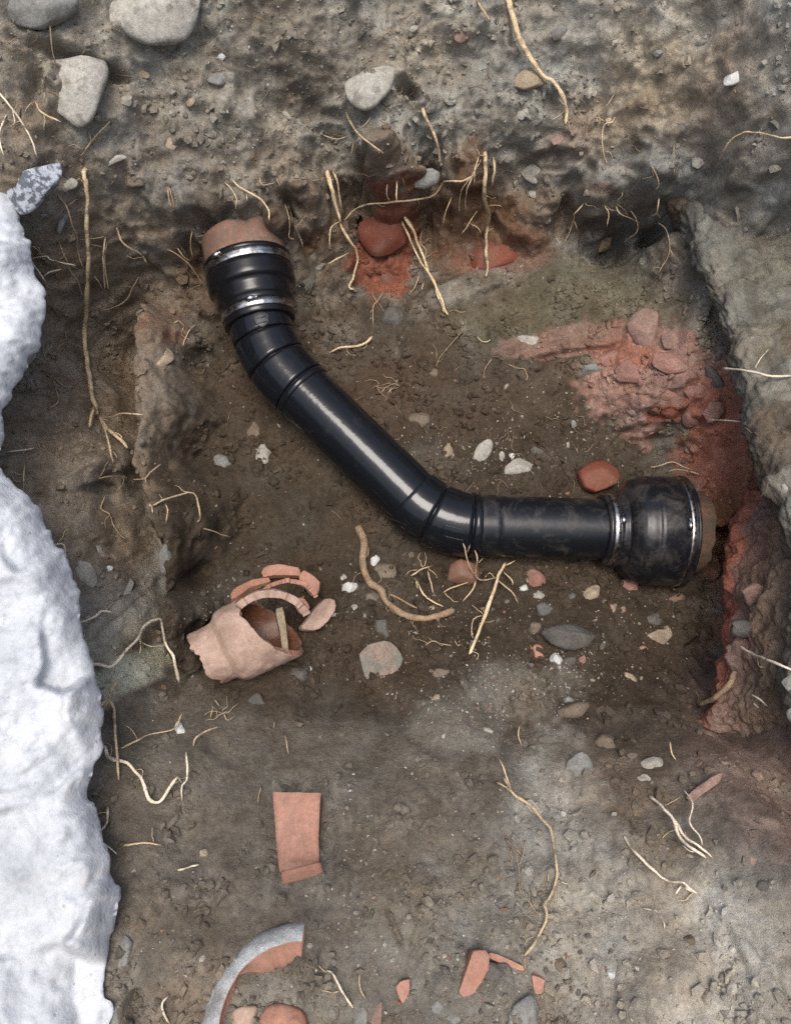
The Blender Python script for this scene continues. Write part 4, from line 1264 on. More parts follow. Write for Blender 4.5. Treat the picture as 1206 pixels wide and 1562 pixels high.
# ------------------------------------------------------------------ stones one can pick out
T_ = [
 ('stone', [(152, 20), (160, 46), (185, 50), (200, 62), (225, 72), (265, 70), (290, 60), (303, 35), (310, 0), (312, -40), (200, -50), (165, -20)], 'pale_big', 'largest pale stone at the top left, cut by the frame', .35),
 ('stone', [(60, 106), (95, 102), (135, 97), (166, 94), (170, 110), (160, 140), (150, 175), (135, 196), (115, 199), (95, 182), (68, 160), (61, 130)], 'pale_big', 'pale triangular stone with a white scrape set in the upper left wall', .45),
 ('stone', [(520, 122), (545, 113), (575, 108), (602, 100), (604, 120), (595, 145), (575, 165), (560, 174), (540, 168), (526, 146)], 'pale_big', 'pale wedge shaped stone high in the middle of the far wall', .4),
 ('stone', [(2, 287), (15, 276), (45, 266), (70, 256), (95, 243), (101, 249), (97, 275), (75, 300), (55, 325), (35, 331), (15, 316), (5, 302)], 'granite', 'blue grey speckled granite stone above the smaller white boulder', .5),
 ('pebble', [(90, 291), (98, 278), (108, 270), (120, 275), (118, 286), (96, 294)], 'pale', 'small pale stone touching the right tip of the granite', .4),
 ('stone', [(84, 352), (90, 326), (102, 313), (106, 325), (98, 345), (90, 362)], 'grey', 'grey sliver of stone below the granite stone', .35),
 ('stone', [(622, 268), (635, 260), (660, 258), (672, 265), (668, 280), (650, 289), (630, 286)], 'grey', 'smooth grey pebble left of the hanging root bundle in the far wall', .6),
 ('stone', [(790, 262), (805, 250), (830, 247), (842, 256), (830, 270), (815, 283), (800, 273)], 'pale', 'pointed beige stone in a dark hollow right of the hanging root bundle', .5),
 ('pebble', [(805, 290), (820, 288), (827, 295), (815, 304), (806, 300)], 'pale', 'small angular pebble under the pointed beige stone', .5),
 ('stone', [(772, 130), (790, 112), (825, 112), (836, 131), (815, 138), (800, 143), (782, 136)], 'tan', 'tan stone with a pale chipped lower rim beside the long top root', .35),
 ('stone', [(20, -8), (110, -12), (131, 8), (112, 28), (60, 50), (20, 44), (-10, 20)], 'grey', 'grey lump in the top left corner beside the largest pale stone', .3),
 ('pebble', [(1100, 116), (1118, 112), (1130, 106), (1137, 117), (1122, 130), (1102, 132)], 'white', 'bright white crystalline pebble in the upper right wall', .5),
 ('pebble', ellipse(193, 153, 9, 9), 'pale', 'small pale pebble right of the triangular stone', .6),
 ('pebble', [(200, 106), (216, 107), (232, 113), (226, 121), (206, 118)], 'tan', 'tan flake between the triangular and the largest pale stone', .4),
 ('pebble', [(328, 93), (337, 80), (348, 77), (344, 90), (335, 97)], 'white', 'white elongated pebble high in the left part of the far wall', .5),
 ('stone', ellipse(333, 119, 17, 12), 'grey', 'grey lump under the white elongated pebble', .4),
 ('pebble', ellipse(260, 220, 11, 10), 'tan', 'round tan pebble in the wall above the twin rust coloured rootlets', .5),
 ('pebble', ellipse(290, 155, 8, 11), 'tan', 'small tan pebble in the wall below the largest pale stone', .5),
 ('stone', ellipse(205, 276, 19, 11, 10), 'brown', 'brown lump in the wall right of the long hanging root top', .4),
 ('stone', [(152, 246), (170, 240), (192, 234), (196, 240), (178, 248), (165, 254)], 'pale', 'thin pale stone ledge over a dark gap right of the granite', .3),
 ('stone', [(703, 38), (716, 41), (717, 58), (702, 67), (692, 62), (690, 44)], 'pinkstone', 'pale pinkish stone near the top left of the long top root', .4),
 ('pebble', ellipse(630, 43, 9, 6), 'pale', 'flat pale pebble near the top edge left of the pinkish stone', .4),
 ('stone', ellipse(851, 52, 12, 14), 'grey', 'grey stone near the top right of the long top root', .4),
 ('pebble', ellipse(1003, 80, 9, 8), 'grey', 'round grey pebble in a notch of the upper right wall', .5),
 ('stone', [(1055, 231), (1078, 232), (1074, 250), (1064, 259), (1054, 254)], 'pale', 'flat light grey stone above the blue grey lip on the right', .25),
 ('stone', [(645, 160), (655, 152), (668, 158), (662, 172), (650, 174)], 'grey', 'grey stone at the dark hole in the middle of the far wall', .5),
 ('stone', [(838, 215), (850, 205), (862, 206), (856, 218), (844, 222)], 'pinkstone', 'small pinkish stone in the wall above the pointed beige stone', .4),
 ('stone', [(780, 176), (800, 165), (822, 162), (815, 172), (795, 184)], 'pale', 'pale smear shaped stone in the grey wall under the chipped tan stone', .25),
 ('stone', [(783, 516), (800, 512), (826, 513), (831, 520), (826, 528), (785, 527)], 'pale', 'pale flat bar shaped stone over a dark crack behind the pipe', .5),
 ('pebble', ellipse(897, 563, 15, 10), 'grey', 'round wet grey pebble at the left tip of the red mound', .6),
 ('stone', [(953, 502), (963, 480), (985, 467), (1004, 475), (1002, 502), (996, 530), (984, 538), (966, 521)], 'pinkstone', 'upright pinkish stone standing on top of the red mound', .6),
 ('stone', [(1006, 512), (1022, 503), (1038, 516), (1032, 533), (1012, 532)], 'pinkstone', 'rounded pink lump right of the upright pinkish stone', .5),
 ('stone', ellipse(1092, 578, 25, 11, 52), 'dark', 'dark grey oblong stone pressed into the red mound under the grey lip', .5),
 ('stone', ellipse(1062, 596, 24, 17, 30), 'redlump', 'red crumbly lump beside the dark oblong stone', .14),
 ('stone', ellipse(1020, 560, 27, 18, 25), 'redlump', 'broad pink red lump under the upright pinkish stone', .14),
 ('stone', ellipse(962, 570, 30, 19, -10), 'redlump', 'broad flattish red lump on the left side of the red mound', .14),
 ('stone', ellipse(1015, 598, 25, 14, 10), 'redlump', 'low red lump above the broken dark red brick', .14),
 ('stone', ellipse(1088, 628, 17, 20, 30), 'redlump', 'red lump at the right end of the red mound', .14),
 ('stone', ellipse(930, 545, 22, 11, -15), 'redlump', 'flat red lump at the upper left tip of the red mound', .14),
 ('stone', ellipse(1055, 548, 15, 11, 40), 'pinkstone', 'pink lump under the grey lip right of the upright stone', .4),
 ('stone', [(985, 622), (998, 613), (1012, 615), (1013, 628), (998, 634), (984, 632)], 'brick_red', 'left half of the dark red broken brick in the red mound', .4),
 ('stone', [(1016, 617), (1032, 618), (1035, 634), (1024, 642), (1014, 636)], 'brick_red', 'right half of the dark red broken brick in the red mound', .4),
 ('stone', ellipse(1052, 640, 14, 14), 'redlump', 'rounded red lump at the lower right tip of the red mound', .6),
 ('stone', ellipse(965, 628, 10, 8), 'pinkstone', 'small pink lump left of the broken dark red brick', .5),
 ('brick_fragment', [(548, 338), (575, 326), (606, 328), (626, 345), (622, 372), (600, 392), (566, 390), (545, 362)], 'brick_red', 'large dark red brick face set in the far wall behind the splintered root', .16),
 ('brick_fragment', [(568, 398), (598, 396), (610, 420), (606, 448), (588, 458), (576, 436)], 'brick_red', 'lower crumbling red brick piece in the far wall patch', .25),
 ('brick_fragment', [(702, 380), (735, 368), (772, 370), (800, 382), (786, 402), (748, 414), (710, 410)], 'brick_red', 'dull red brick face right of the hanging root tip', .14),
 ('stone', [(620, 630), (630, 626), (655, 625), (657, 645), (640, 656), (625, 652)], 'brown', 'squarish brown stone close behind the straight black pipe', .5),
 ('stone', [(719, 701), (727, 680), (745, 665), (753, 662), (751, 685), (742, 705), (726, 711)], 'pale', 'upright beige pointed stone behind the lower pipe bend', .7),
 ('stone', [(764, 716), (783, 701), (800, 694), (813, 705), (810, 720), (782, 725), (766, 723)], 'pale', 'rounded beige stone right of the upright pointed stone', .6),
 ('pebble', [(674, 694), (678, 679), (688, 675), (692, 690), (684, 700)], 'tan', 'yellowish tan pebble left of the upright pointed stone', .6),
 ('pebble', [(774, 690), (788, 692), (779, 704)], 'white', 'tiny white triangular chip above the rounded beige stone', .6),
 ('pebble', ellipse(765, 697, 5, 9), 'pale', 'tiny upright pale pebble between the two beige stones', .6),
 ('stone', ellipse(820, 690, 13, 8, 40), 'dark', 'dark pebble right of the tiny white triangular chip', .5),
 ('pebble', [(868, 642), (876, 640), (880, 650), (872, 655)], 'grey', 'small grey pebble on the dark bank left of the red mound', .5),
 ('stone', ellipse(388, 656, 14, 14), 'brown', 'brown pebble above the pale stone with two holes', .5),
 ('stone', ellipse(340, 707, 17, 15), 'grey', 'grey crusty stone left of the pale stone with two holes', .4),
 ('stone', [(236, 556), (246, 538), (256, 524), (268, 534), (265, 550), (248, 562)], 'tan', 'tan stone on the left shelf under the red clay patch', .4),
 ('stone', ellipse(600, 488, 16, 18), 'dark', 'dark brown round pebble under the red patch in the far wall', .5),
 ('pebble', ellipse(484, 408, 11, 6), 'grey', 'small grey pebble right of the upper coupling', .5),
 ('stone', ellipse(466, 436, 12, 17), 'dark', 'dark pebble right of the lower clamp band of the upper coupling', .5),
 ('pebble', ellipse(662, 569, 9, 8), 'brown', 'brown pebble beneath a thin forked rootlet behind the pipe', .5),
 ('stone', [(795, 882), (805, 868), (820, 868), (833, 885), (831, 900), (811, 899)], 'redlump', 'red brown lump just below the dusty straight pipe', .5),
 ('pebble', [(790, 906), (794, 893), (803, 889), (807, 903)], 'white', 'small white pebble left below the red brown lump', .6),
 ('pebble', ellipse(822, 910, 10, 7), 'pale', 'crumbly pale pebble right of the small white pebble', .5),
 ('stone', [(887, 906), (898, 893), (914, 891), (921, 905), (911, 917), (893, 918)], 'tan', 'rounded tan stone below the dusty straight pipe', .6),
 ('pebble', ellipse(870, 910, 7, 6), 'dark', 'small dark pebble left of the rounded tan stone', .6),
 ('stone', ellipse(957, 896, 17, 14), 'redlump', 'dull red lump under the flared right coupling', .5),
 ('stone', [(820, 967), (835, 957), (870, 953), (900, 958), (909, 971), (896, 988), (865, 994), (838, 985)], 'dark', 'large dark oblong pebble on the pit floor below the pipe', .6),
 ('stone', ellipse(833, 930, 20, 12), 'dark', 'dark pebble above the left end of the large dark oblong pebble', .5),
 ('stone', ellipse(814, 962, 10, 15, 20), 'brown', 'brown pebble left of the large dark oblong pebble', .5),
 ('pebble', ellipse(917, 985, 8, 9), 'dark', 'small dark pebble at the right end of the large oblong pebble', .5),
 ('brick_fragment', [(804, 980), (820, 979), (834, 996), (828, 1016), (815, 1011), (810, 995)], 'terra_mid', 'pink red brick chip left of the bright white angular pebble', .4),
 ('pebble', [(835, 998), (850, 992), (858, 1005), (861, 1020), (852, 1024), (847, 1010), (838, 1010)], 'white', 'bright white angular pebble below the large dark oblong pebble', .5),
 ('pebble', ellipse(888, 1006, 7, 10), 'redlump', 'small dull red chip right of the bright white angular pebble', .5),
 ('pebble', ellipse(868, 1008, 11, 10), 'dark', 'dark round pebble between the white pebble and the dull red chip', .5),
 ('stone', [(980, 941), (1000, 931), (1014, 945), (1004, 955), (986, 961)], 'dark', 'dark angular stone above the tan stone near the right end', .5),
 ('stone', [(984, 969), (1005, 959), (1022, 951), (1026, 968), (1011, 985), (990, 984)], 'tan', 'tan angular stone near the red ridge foot', .6),
 ('brick_fragment', [(1014, 916), (1020, 908), (1045, 904), (1051, 911), (1036, 920), (1020, 921)], 'terra_dull', 'flat red brick chip below the flared right coupling', .4),
 ('pebble', [(921, 926), (932, 918), (942, 919), (943, 933), (930, 938)], 'pinkstone', 'left of two pale pink pebbles below the right coupling', .5),
 ('pebble', [(944, 926), (954, 924), (954, 934), (945, 938)], 'pinkstone', 'right smaller one of two pale pink pebbles below the right coupling', .5),
 ('pebble', [(949, 1025), (958, 1025), (973, 1034), (974, 1045), (956, 1038)], 'tan', 'yellow tan elongated chip alone on the dark pit floor', .4),
 ('brick_fragment', [(967, 988), (985, 983), (990, 986), (972, 994)], 'terra_mid', 'thin orange chip left of the tan angular stone', .4),
 ('stone', [(570, 946), (590, 944), (601, 968), (586, 979), (573, 966)], 'dark', 'dark angular stone above the flat stained sherd', .5),
 ('pebble', ellipse(572, 856, 8, 10), 'white', 'white pebble in the crook of the bent brown root', .6),
 ('pebble', [(520, 893), (533, 887), (547, 889), (545, 906), (523, 910)], 'white', 'white squarish pebble left of the bent brown root', .6),
 ('pebble', ellipse(524, 881, 5, 6), 'pale', 'tiny pale pebble above the white squarish pebble', .6),
 ('pebble', ellipse(540, 927, 7, 5), 'pale', 'tiny pale pebble below the white squarish pebble', .6),
 ('stone', ellipse(568, 913, 15, 13), 'brown', 'brown stone touching the middle of the bent brown root', .5),
 ('stone', ellipse(588, 870, 20, 16), 'brown', 'half buried brown stone inside the curve of the bent brown root', .2),
 ('pebble', ellipse(625, 846, 7, 6), 'brown', 'small brown pebble under the edge of the lower bend', .5),
 ('stone', ellipse(456, 1028, 13, 13), 'dark', 'dark round clod at the lower right of the broken clay socket', .5),
 ('pebble', ellipse(471, 1021, 6, 6), 'white', 'small white pebble at the right of the broken clay socket', .7),
 ('stone', ellipse(392, 1070, 14, 11), 'dark', 'dark clod just below the broken clay socket', .5),
 ('stone', ellipse(873, 1084, 26, 13, -8), 'brown', 'brown clod full of grit at the right end of the gravel patch', .5),
 ('pebble', ellipse(866, 1067, 9, 6), 'grey', 'grey pebble on the gritty brown clod', .5),
 ('stone', [(650, 1030), (665, 1020), (685, 1021), (692, 1032), (672, 1034), (655, 1040)], 'brown', 'brown curved stone at the left end of the gravel patch', .4),
 ('pebble', ellipse(664, 1066, 8, 8), 'tan', 'tan pebble at the lower left of the gravel patch', .5),
 ('stone', [(900, 1122), (914, 1112), (935, 1120), (950, 1140), (936, 1156), (914, 1155)], 'brown', 'brown crusty stone at the front of the dark pit floor', .4),
 ('stone', [(971, 1166), (984, 1155), (1010, 1153), (1026, 1165), (1011, 1178), (980, 1176)], 'pale', 'pale oval stone at the front right of the pit', .4),
 ('pebble', ellipse(980, 1188, 13, 7), 'pale', 'smaller pale pebble under the pale oval stone', .4),
 ('stone', ellipse(888, 1178, 24, 26), 'grey', 'broad grey half buried stone left of the pale oval stone', .12),
 ('pebble', [(265, 1106), (274, 1098), (283, 1112), (281, 1127), (271, 1126), (266, 1118)], 'white', 'white chip at the end of a thin root on the left shelf', .5),
 ('stone', [(105, 861), (120, 850), (136, 855), (150, 870), (153, 889), (138, 904), (116, 900), (105, 885)], 'pale', 'pale crusty stone beside the large white boulder', .3),
 ('pebble', ellipse(166, 868, 7, 6), 'white', 'small white pebble right of the pale crusty stone', .6),
 ('pebble', ellipse(150, 838, 7, 6), 'pale', 'pale crumb above the pale crusty stone', .6),
 ('stone', [(178, 930), (190, 900), (205, 870), (209, 880), (198, 912), (184, 938)], 'grey', 'grey slanting stone sliver on the left shelf', .3),
 ('stone', [(240, 830), (249, 818), (257, 850), (260, 890), (250, 888), (244, 862)], 'grey', 'smooth grey stone in the rim of the left shelf', .2),
 ('stone', [(166, 1492), (180, 1455), (190, 1422), (203, 1438), (201, 1464), (185, 1493)], 'grey', 'grey crescent stone beside the lower part of the white boulder', .3),
 ('stone', [(162, 1580), (168, 1530), (179, 1534), (189, 1580)], 'grey', 'grey stone at the bottom edge against the white boulder', .4),
 ('pebble', ellipse(213, 1412, 13, 11), 'brown', 'brown pebble near the crescent stone', .3),
 ('pebble', ellipse(311, 1303, 7, 11), 'tan', 'tan pebble in the soil left of the salmon tile fragment', .4),
 ('pebble', [(300, 1470), (306, 1458), (315, 1455), (312, 1466), (304, 1474)], 'pale', 'pale sliver left of the large curved sherd', .4),
 ('pebble', ellipse(933, 1486, 8, 11, -10), 'white', 'white oval pebble at the lower right of the front shelf', .6),
 ('stone', [(657, 1532), (667, 1525), (681, 1540), (672, 1555), (659, 1552)], 'grey', 'grey angular stone at the bottom below the leaning salmon sherd', .6),
 ('stone', ellipse(690, 1556, 11, 9), 'grey', 'grey stone at the bottom edge right of the angular one', .5),
 ('stone', [(768, 1580), (784, 1532), (808, 1515), (823, 1526), (822, 1580)], 'grey', 'large grey half buried stone at the bottom under the triangular sherd', .35),
 ('stone', ellipse(857, 1475, 14, 19), 'brown', 'brown grey stone right of the triangular salmon sherd', .35),
 ('stone', ellipse(745, 1482, 22, 16), 'dark', 'dark clod between the leaning salmon sherd and the thin edge', .3),
 ('stone', [(533, 1580), (541, 1532), (562, 1531), (560, 1580)], 'grey', 'left one of two grey stones at the bottom edge right of the pink sherd', .4),
 ('stone', [(562, 1580), (568, 1545), (582, 1526), (582, 1580)], 'pinkstone', 'right pinkish one of two stones at the bottom edge right of the pink sherd', .4),
 ('stone', ellipse(1168, 1353, 14, 10), 'dark', 'dark grey stone alone near the right edge of the front shelf', .5),
 ('pebble', ellipse(1051, 1437, 10, 15), 'brown', 'brown oval pebble in the pale crust at lower right', .4),
 ('pebble', ellipse(1147, 1315, 6, 11, -30), 'pinkstone', 'small pinkish pebble above the dark grey stone at right', .4),
 ('stone', [(1188, 1040), (1206, 1026), (1228, 1040), (1206, 1062)], 'pale', 'upper of two pale stones at the right frame edge', .6),
 ('stone', [(1195, 1086), (1220, 1070), (1230, 1108), (1206, 1106)], 'pale', 'lower of two pale stones at the right frame edge', .6),
 ('pebble', ellipse(1197, 745, 5, 8), 'pale', 'small pale pebble in the grey right wall below the white horizontal root', .5),
 ('stone', [(798, 1222), (810, 1218), (828, 1238), (826, 1246), (810, 1240)], 'pale', 'pale flake under the start of the long root on the front shelf', .3),
 ('stone', [(908, 396), (912, 360), (917, 328), (934, 325), (936, 360), (930, 398), (918, 394)], 'root_brown', 'flat brown bark strip hanging under the wall among fine roots', .22),
 ('stone', [(1040, 1225), (1060, 1205), (1090, 1185), (1106, 1178), (1100, 1195), (1070, 1215), (1050, 1232)], 'pinkstone', 'pinkish flat slab running up from the front shelf to the red ridge', .2),
 ('stone', [(1140, 905), (1155, 890), (1172, 900), (1168, 925), (1148, 930)], 'pinkstone', 'pinkish lump in the middle of the red clay ridge', .35),
 ('stone', ellipse(1138, 963, 20, 14, 10), 'dark', 'dark clod stuck on the red clay ridge', .5),
]
for nm, pxs, mt, lb, rise in T_:
    cat = {'stone': 'stone', 'pebble': 'pebble', 'brick_fragment': 'brick fragment'}[nm]
    if mt == 'root_brown': nm, cat = 'bark_strip', 'bark'
    stone(nm, pxs, mt, lb, cat, rise=rise, tilt=.85 if np.mean(pxs, 0)[1] < 340 else .5, tdelta=.012 if np.ptp(np.array(pxs)[:, 0]) > 55 else .001 if np.mean(pxs, 0)[1] < 340 else -.0005, smooth=1 if (nm == 'pebble' or 'ellipse' in str(type(pxs)) or len(pxs) == 12 and mt not in ('pale_big', 'granite')) else 0, angular=mt in ('pale_big', 'granite', 'pale', 'tan', 'redlump', 'pinkstone', 'brick_red'))
# the pale stone with two holes
ps = stone('pebble', [(388, 683), (398, 678), (411, 677), (418, 688), (413, 710), (401, 717), (391, 706)], 'pale', 'pale stone with two small dark holes left of the pipe', 'pebble', rise=.4, tdelta=.003)
bpy.context.view_layer.update()
SURF.append(ps)
for a, b in ((395, 692), (403, 700)):
    stone('hole', ellipse(a, b, 3.4, 2.6, 20, 8), 'dark', None, rise=.08, sink=.3, parent=ps, slab=True, nz=.0)
SURF.pop()

# ------------------------------------------------------------------ roots
def root_path(pxpts, lift, wig, seed, buried=False):
    rs = np.random.default_rng(seed)
    p = np.array(pxpts, float)
    L = np.linalg.norm(np.diff(p, axis=0), axis=1).sum()
    per = max(3, int(L / len(p) / 4.5))
    q = catmull(p, per)
    n = len(q)
    s = np.linspace(0, L, n)
    for cell, am in ((26, 1.0), (11, .6)):
        z = np.zeros(n)
        q[:, 0] += wig * am * vnoise(np.stack([s, z + seed, z], 1), cell, seed)
        q[:, 1] += wig * am * vnoise(np.stack([s, z + seed, z + 40], 1), cell, seed + 1)
    t = np.array([hit_t(a, b) for a, b in q])
    k = 5
    tp = np.pad(t, k, mode='edge')
    mn = np.array([np.sort(tp[i:i + 2 * k + 1])[2] for i in range(n)])
    mn = np.convolve(np.pad(mn, 3, mode='edge'), np.ones(7) / 7, 'valid')
    f_ = np.linspace(0, 1, n)
    t = np.minimum(mn, t + .001) - lift * (np.minimum(1, f_ * 5) * (.55 + .45 * np.sin(f_ * math.pi))) + .006 * (1 - np.minimum(1, f_ * 8))
    return np.array([at_t(a, b, c) for (a, b), c in zip(q, t)])

rid = [1000]
def root_mesh(name, pxpts, r0, r1, lift, mat, parent=None, wig=1.6):
    rid[0] += 1
    path = root_path(pxpts, lift + max(r0, r1) * .5, wig, rid[0])
    n = len(path)
    f = np.linspace(0, 1, n)
    rad = r0 * (1 - f) + r1 * f
    z = np.zeros(n)
    rad = rad * (1 + .22 * vnoise(np.stack([np.arange(n) * 1.0, z + rid[0], z], 1), 4.0, 5) + .15 * vnoise(np.stack([np.arange(n) * 1.0, z + rid[0], z], 1), 1.7, 6))
    rad[-1] *= .5
    seg = 8 if r0 > .002 else 5
    V, Fs = tube(path, rad, seg)
    if r0 > .0022:
        V = V + (r0 * .18 * vnoise(V, .006, rid[0]))[:, None] * np.array([.5, .3, .8])
    return obj(name, V, Fs, M[mat], parent), path

def hairs(parent, pxpts, count, length, mat, seed):
    """fine hairs along a root, one small mesh"""
    rs = np.random.default_rng(seed)
    p = catmull(np.array(pxpts, float), 12)
    Vs, Fs, o = [], [], 0
    for _ in range(count):
        c = p[rs.integers(0, len(p))]
        a = rs.random() * 6.28
        q = [c]
        for k in range(4):
            a += rs.normal() * .55
            q.append(q[-1] + length * (.15 + .25 * rs.random()) * np.array([math.cos(a), math.sin(a)]))
        if np.hypot(*(project(path_at(np.linspace(0, SEND, 60)))[:2] - np.array(c)[:, None])).min() < 75 and 'red' not in mat: continue
        pa = root_path(q, .003, 1.0, int(rs.integers(1, 9999)))
        V, F_ = tube(pa, np.linspace(.0008, .0004, len(pa)), 4)
        Vs.append(V); Fs += [tuple(i + o for i in f) for f in F_]; o += len(V)
    if not Vs: return None
    return tag(obj('root_hairs', np.vstack(Vs), Fs, M[mat], parent), kind='stuff')

